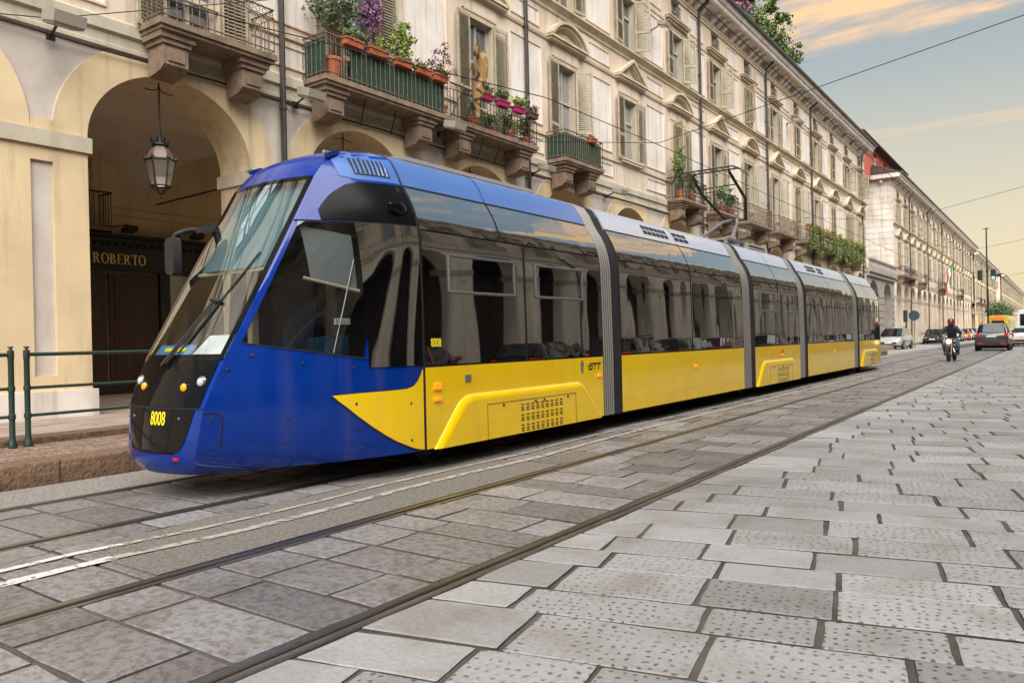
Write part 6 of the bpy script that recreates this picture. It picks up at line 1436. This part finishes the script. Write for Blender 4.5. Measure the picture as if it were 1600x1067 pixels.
# ------------------------------------------------------------------ motorcycle and rider
def motorcycle(x, y):
    e = empty('motorcycle', (x, y, 0), math.pi-.05); tag(e, 'retro motorcycle with lit round headlamp coming towards us', 'motorcycle')
    def add(nm, mb, m_, par=None): return mb.build(nm, m_, par or e, smooth=True, loc=(0, 0, 0))
    for yy in (.72, -.70):
        mb = MB(); n, m2 = 28, 10; P = []
        for k in range(n+1):
            a = 2*math.pi*k/n; P.append([(.062*math.cos(2*math.pi*j/m2), yy+(.26+.062*math.sin(2*math.pi*j/m2))*math.cos(a), .322+(.26+.062*math.sin(2*math.pi*j/m2))*math.sin(a)) for j in range(m2+1)])
        mb.grid(P); w = add('wheel', mb, TYRE)
        mb = MB()
        for k in range(12): a = k*math.pi/6; mb.tube((.03*(-1)**k, yy, .322), (0, yy+.22*math.cos(a), .322+.22*math.sin(a)), .006, 4)
        mb.lathe([(.02, -.06), (.05, -.05), (.05, .05), (.02, .06)], (0, yy, .322), 10, axis='x'); mb.build('spokes', STEEL, w, loc=(0, 0, 0))
    for s in (-1, 1): mb = MB(); mb.tube((s*.09, .73, .32), (s*.09, .50, .98), .028, 8, .022); add('fork', mb, STEEL)
    mb = MB(); mb.path([(-.38, .36, 1.00), (-.30, .44, 1.03), (-.10, .50, .98), (.10, .50, .98), (.30, .44, 1.03), (.38, .36, 1.00)], .016, 7); add('handlebar', mb, IRON)
    mb = MB(); mb.lathe([(.03, .50), (.08, .53), (.105, .60), (.108, .64)], (0, 0, .84), 16, axis='y'); add('headlamp_shell', mb, IRON)
    mb = MB(); mb.lathe([(.104, .642), (.08, .66), (.02, .667)], (0, 0, .84), 16, axis='y'); add('headlamp', mb, mat('lit_headlamp', (.9, .7, .4), .2, emit=(1, .62, .28), estr=1.3))
    mb = MB(); P = []
    for k in range(9):
        t = k/8; yy = .36-.62*t; w = .155*math.sin(math.pi*(.12+.8*t))**.6; P.append([(w*math.cos(a), yy, .86+.02*t+.115*math.sin(a)*(1-.3*t)) for a in [i*math.pi/6 for i in range(13)]])
    mb.grid(P); add('fuel_tank', mb, mat('black_tank', (.015, .015, .016), .2, coat=1))
    mb = MB(); mb.prism([(-.90, .82), (-.86, .90), (-.3, .86), (-.22, .80), (-.3, .76)], -.13, .13, axis='x'); add('seat', mb, TYRE)
    mb = MB(); mb.obox((0, .05, .45), (.14, 0, 0), (0, .22, 0), (0, 0, .18))
    for s in (-1, 1): mb.lathe([(.09, 0), (.10, .04*s), (.085, .12*s), (.03, .16*s)], (s*.12, .12, .50), 10, axis='x')
    for k in range(5): mb.box(-.18, .18, .02, .26, .60+k*.035, .618+k*.035)
    add('engine', mb, DARKSTEEL)
    for s in (-1, 1): mb = MB(); mb.path([(s*.1, .25, .55), (s*.16, .33, .38), (s*.19, .1, .27), (s*.2, -.75, .33)], .035, 8); add('exhaust', mb, STEEL)
    mb = MB(); P = [[(s*.075, .72+.34*math.cos(a), .322+.34*math.sin(a)) for s in (-1, -.4, .4, 1)] for a in [R(40+12*i) for i in range(9)]]; mb.grid(P); add('mudguard', mb, IRON)
    for s in (-1, 1):
        mb = MB(); mb.tube((s*.30, .44, 1.03), (s*.40, .40, 1.17), .007, 5); mb.lathe([(.01, -.02), (.055, -.01), (.055, .01), (.01, .015)], (s*.41, .40, 1.20), 12, axis='y'); add('mirror', mb, IRON)
        mb = MB(); mb.lathe([(.01, .03), (.03, .02), (.03, -.02), (.01, -.03)], (s*.19, .56, .86), 10, axis='y'); add('indicator_lamp', mb, AMBER)
    mb = MB(); mb.path([(0, -.70, .32), (0, -.15, .45)], .03, 6); mb.build('swing_arm', IRON, e, smooth=True, loc=(0, 0, 0)); mb = MB(); mb.path([(0, .45, .9), (0, .2, .75), (0, -.3, .72), (0, -.85, .80)], .03, 6); add('frame', mb, IRON)
motorcycle(-3.74, 37.6)
def rider(x, y):
    V = dict(pel=(0, -.30, .95), sp=(0, -.20, 1.14), ch=(0, -.06, 1.36), nk=(0, .0, 1.50), hd=(0, .03, 1.62))
    for s, k in ((-1, 'l'), (1, 'r')):
        V.update({'sh'+k: (s*.19, -.04, 1.41), 'el'+k: (s*.37, .10, 1.19), 'wr'+k: (s*.37, .34, 1.06), 'hp'+k: (s*.11, -.26, .92), 'kn'+k: (s*.27, .22, .74), 'an'+k: (s*.24, -.02, .34), 'to'+k: (s*.26, .16, .27)})
    rad = dict(pel=.165, sp=.155, ch=.185, nk=.075, hd=.10)
    for k in 'lr': rad.update({'sh'+k: .10, 'el'+k: .068, 'wr'+k: .048, 'hp'+k: .125, 'kn'+k: .085, 'an'+k: .055, 'to'+k: .045})
    E_ = [('pel', 'sp'), ('sp', 'ch'), ('ch', 'nk'), ('nk', 'hd')]
    for k in 'lr': E_ += [('ch', 'sh'+k), ('sh'+k, 'el'+k), ('el'+k, 'wr'+k), ('pel', 'hp'+k), ('hp'+k, 'kn'+k), ('kn'+k, 'an'+k), ('an'+k, 'to'+k)]
    names = list(V); me = bpy.data.meshes.new('person'); me.from_pydata([V[n_] for n_ in names], [(names.index(a), names.index(b)) for a, b in E_], [])
    o = bpy.data.objects.new('tmp', me); COL.objects.link(o); o.modifiers.new('skin', 'SKIN'); sv = me.skin_vertices[0].data if me.skin_vertices else None
    if sv is None:
        bm = bmesh.new(); bm.from_mesh(me); bm.verts.layers.skin.verify(); bm.to_mesh(me); bm.free(); sv = me.skin_vertices[0].data
    for i, n_ in enumerate(names): sv[i].radius = (rad[n_], rad[n_]); sv[i].use_root = n_ == 'pel'
    o.modifiers.new('sub', 'SUBSURF').render_levels = 1; o.modifiers['sub'].levels = 1
    bpy.context.view_layer.update(); dg = bpy.context.evaluated_depsgraph_get(); m2 = bpy.data.meshes.new_from_object(o.evaluated_get(dg)); bpy.data.objects.remove(o)
    m2.materials.clear(); [m2.materials.append(q) for q in (mat('black_jacket', (.018, .018, .02), .75), mat('blue_jeans', (.07, .13, .26), .9, var=.3, vscale=9), mat('black_boots', (.02, .018, .016), .6))]
    for p in m2.polygons: z = p.center.z; p.material_index = 2 if z < .36 else 1 if z < .97 else 0; p.use_smooth = True
    e = obj('person', m2, None, (x, y, 0), math.pi-.05); tag(e, 'rider in black jacket, blue jeans and dark helmet on the motorcycle', 'person')
    mb = MB(); mb.lathe([(.02, -.175), (.075, -.165), (.115, -.12), (.135, -.03), (.135, .04), (.115, .11), (.07, .15), (.01, .165)], (0, .04, 1.66), 18); mb.build('helmet', mat('dark_helmet', (.02, .015, .015), .2, coat=1), e, smooth=True, loc=(0, 0, 0))
    mb = MB(); mb.grid([[(.132*math.sin(a), .04+.142*math.cos(a), 1.66+dz) for dz in (-.05, .0, .045)] for a in [R(-62+12.4*i) for i in range(11)]]); mb.build('visor', mat('red_tinted_goggles', (.30, .02, .02), .15, coat=1), e, smooth='all', loc=(0, 0, 0))
    for s in (-1, 1):
        mb = MB(); c = Vector((s*.37, .36, 1.04)); mb.obox(c, (.045, 0, 0), (0, .05, -.01), (0, .005, .018))
        for k in range(4):
            f0 = c+Vector((s*(-.034+.023*k), .045, 0)); L_ = (.045, .055, .05, .04)[k]; mb.tube(f0, f0+Vector((0, L_*.7, -.012)), .011, 6); mb.tube(f0+Vector((0, L_*.7, -.012)), f0+Vector((0, L_*.5, -.055)), .010, 6)
        mb.tube(c+Vector((-s*.045, -.01, 0)), c+Vector((-s*.065, .03, -.035)), .013, 6); mb.build('glove', TYRE, e, smooth=True, loc=(0, 0, 0))
rider(-3.74, 37.6)

# ------------------------------------------------------------------ street furniture and far vehicles
e = empty('signal_mast', (-4.9, 77, 0)); tag(e, 'tall mast in mid street carrying traffic signals, the right one green', 'traffic light')
mb = MB(); mb.tube((-4.9, 77, 0), (-4.9, 77, 10.0), .07, 10, .05); mb.tube((-5.15, 77, 9.9), (-4.7, 77, 9.9), .03, 6); mb.build('pole', IRON, e, smooth=True)
for x_, g_ in ((-5.42, 0), (-4.45, 1)):
    mb = MB(); mb.box(x_-.18, x_+.18, 76.8, 77.1, 5.55, 6.4); hd = mb.build('signal_head', TRIMB, e)
    for k in range(3):
        mb = MB(); mb.lathe([(.11, 0), (.10, -.03), (.01, -.04)], (x_, 76.795, 5.70+k*.27), 12, axis='y'); mb.build('lens', mat('lit_green_lens', (.05, .6, .3), .3, emit=(.1, 1, .45), estr=2.5) if g_ and k == 0 else mat('dark_lens', (.03, .02, .02), .3), hd)
e = empty('traffic_light', (-9.6, 66.2, 0)); tag(e, 'small traffic light on a dark post beside the parked silver car', 'traffic light')
mb = MB(); mb.tube((-9.6, 66.2, 0), (-9.6, 66.2, 2.9), .05, 8); mb.build('pole', IRON, e, smooth=True)
mb = MB(); mb.box(-9.78, -9.5, 66.0, 66.2, 2.05, 2.95); hd = mb.build('signal_head', mat('dark_green_signal', (.02, .05, .04), .5), e)
for k in range(3): mb = MB(); mb.lathe([(.09, 0), (.08, -.03), (.01, -.04)], (-9.64, 65.995, 2.2+k*.28), 12, axis='y'); mb.build('lens', mat('dark_lens', (.03, .02, .02), .3), hd)
e = empty('round_sign', (-9.3, 68, 0)); tag(e, 'round dark blue road sign on a thin post in front of the arches', 'sign')
mb = MB(); mb.tube((-9.3, 68, 0), (-9.3, 68, 2.9), .03, 8); mb.build('pole', STEEL, e)
mb = MB(); mb.lathe([(.01, -.012), (.40, -.012), (.40, .012), (.01, .012)], (-9.3, 67.95, 2.55), 24, axis='y'); mb.build('disc', mat('dark_blue_sign', (.03, .05, .09), .5), e)
e = empty('bicycle', (-10.9, 72.5, 0)); tag(e, 'bicycle leaning by the arches beyond the round sign', 'bicycle')
for yy in (72.0, 73.05):
    mb = MB(); n = 20; mb.path([(-10.9, yy+.33*math.cos(2*math.pi*k/n), .51+.33*math.sin(2*math.pi*k/n)) for k in range(n+1)], .018, 6)
    for k in range(8): a = k*math.pi/4; mb.tube((-10.9, yy, .51), (-10.9, yy+.32*math.cos(a), .51+.32*math.sin(a)), .004, 4)
    mb.build('wheel', TYRE, e)
mb = MB(); mb.path([(-10.9, 72.0, .51), (-10.9, 72.42, .5), (-10.9, 72.32, 1.05), (-10.9, 72.0, .51)], .018, 6); mb.path([(-10.9, 72.42, .5), (-10.9, 72.92, 1.0), (-10.9, 72.36, .98)], .018, 6); mb.path([(-10.9, 73.05, .51), (-10.9, 72.92, 1.0), (-10.9, 72.88, 1.15)], .016, 6); mb.build('frame', IRON, e)
mb = MB(); mb.obox((-10.9, 72.30, 1.08), (.07, 0, 0), (0, .12, 0), (0, 0, .025)); mb.build('saddle', TYRE, e)
mb = MB(); mb.path([(-11.15, 72.8, 1.17), (-10.9, 72.88, 1.16), (-10.65, 72.8, 1.17)], .014, 6); mb.build('handlebar', IRON, e)
# old tram coming down the far end of the left track
e = empty('far_tram', (-6.37, 118, 0)); tag(e, 'older yellow and orange tram far down the street behind the SUV', 'tram')
ORANGE = mat('orange_livery', (.62, .17, .02), .4, coat=.5); OLDY = mat('old_yellow_livery', (.46, .33, .05), .4, coat=.5)
mb = MB(); mb.prism([(-7.55, .35), (-5.19, .35), (-5.17, 1.3), (-5.24, 2.85), (-5.5, 3.15), (-7.24, 3.15), (-7.5, 2.85), (-7.57, 1.3)], 117.6, 136, axis='y'); mb.prism([(-7.2, .35), (-5.54, .35), (-5.5, 1.3), (-5.6, 2.85), (-7.14, 2.85), (-7.24, 1.3)], 116.8, 117.6, axis='y'); bdy = mb.build('body', OLDY, e)
mb = MB(); mb.box(-7.1, -5.64, 116.77, 116.81, 2.62, 3.05); mb.build('front_band', ORANGE, e)
mb = MB(); mb.box(-7.05, -5.69, 116.76, 116.80, 1.45, 2.45); mb.build('windscreen', CARGLASS, e)
for k in range(7):
    mb = MB(); mb.box(-5.19, -5.165, 118.4+k*2.45, 120.5+k*2.45, 1.5, 2.5); mb.build('side_window', CARGLASS, e)
for s in (-1, 1):
    mb = MB(); mb.lathe([(.12, 0), (.1, -.05), (.01, -.07)], (-6.37+s*.55, 116.75, .95), 12, axis='y'); mb.build('headlight', HEADL, e)
    mb = MB(); mb.lathe([(.11, 0), (.1, -.05), (.01, -.07)], (-6.37+s*.5, 116.75, 2.86), 12, axis='y'); mb.build('marker_lamp', AMBER, e)
mb = MB(); mb.box(-6.9, -5.8, 119, 122, 3.15, 3.6); mb.box(-7.0, -5.7, 126, 129, 3.15, 3.5); mb.path([(-6.4, 120, 3.6), (-6.4, 121.3, 4.3), (-6.4, 120.2, 5.0)], .05, 6); mb.build('roof_gear', DARK, e)
# white coach at the right edge
e = empty('coach', (-2.55, 104, 0)); tag(e, 'tall white coach at the right edge of the street', 'bus')
mb = MB(); mb.prism([(-3.8, .3), (-1.3, .3), (-1.28, 1.2), (-1.38, 3.3), (-1.6, 3.5), (-3.5, 3.5), (-3.72, 3.3), (-3.82, 1.2)], 104, 115, axis='y'); mb.build('body', mat('coach_white', (.7, .7, .69), .35, coat=.6), e)
mb = MB(); mb.box(-3.55, -1.55, 103.96, 104.0, 1.7, 3.0); mb.build('rear_window', CARGLASS, e)
for s in (-1, 1):
    mb = MB(); mb.box(-2.55+s*1.05-.1, -2.55+s*1.05+.1, 103.95, 104.0, .9, 1.4); mb.build('tail_light', REDL, e)
    for yy in (106, 112.5): mb = MB(); mb.lathe([(.05, -.15), (.48, -.15), (.5, 0), (.48, .12), (.1, .13)], (-2.55+s*1.12, yy, .5), 18, axis='x'); mb.build('wheel', TYRE, e)
# trees at the end of the street
def tree(label, x, y, h, seed):
    r = random.Random(seed); e = empty('street_tree', (x, y, 0)); tag(e, label, 'tree', 'trees at the end of the street')
    mb = MB(); mb.tube((x, y, 0), (x+.1, y, h*.5), .2, 8, .13)
    for k in range(7): a = r.random()*6.28; z0 = h*r.uniform(.35, .5); mb.tube((x+.1, y, z0), (x+h*.2*math.cos(a), y+h*.2*math.sin(a), z0+h*r.uniform(.2, .4)), .08, 6, .02)
    mb.build('trunk', TWIG, e)
    mb = MB(); bush(mb, (x, y, h*.72), (h*.24, h*.26, h*.26), 2200, .3, (1, 0, 5, 1, 0, 0, 0), r)
    mb.build('crown', [LEAF_A, LEAF_B, LEAF_C, LEAF_D, LEAF_R, LEAF_BR, LEAF_P], e)
tree('dark tree left of the far end of the street', -9.6, 172, 6.5, 71); tree('second dark tree, right of the signal mast', -9.0, 182, 6.8, 72)
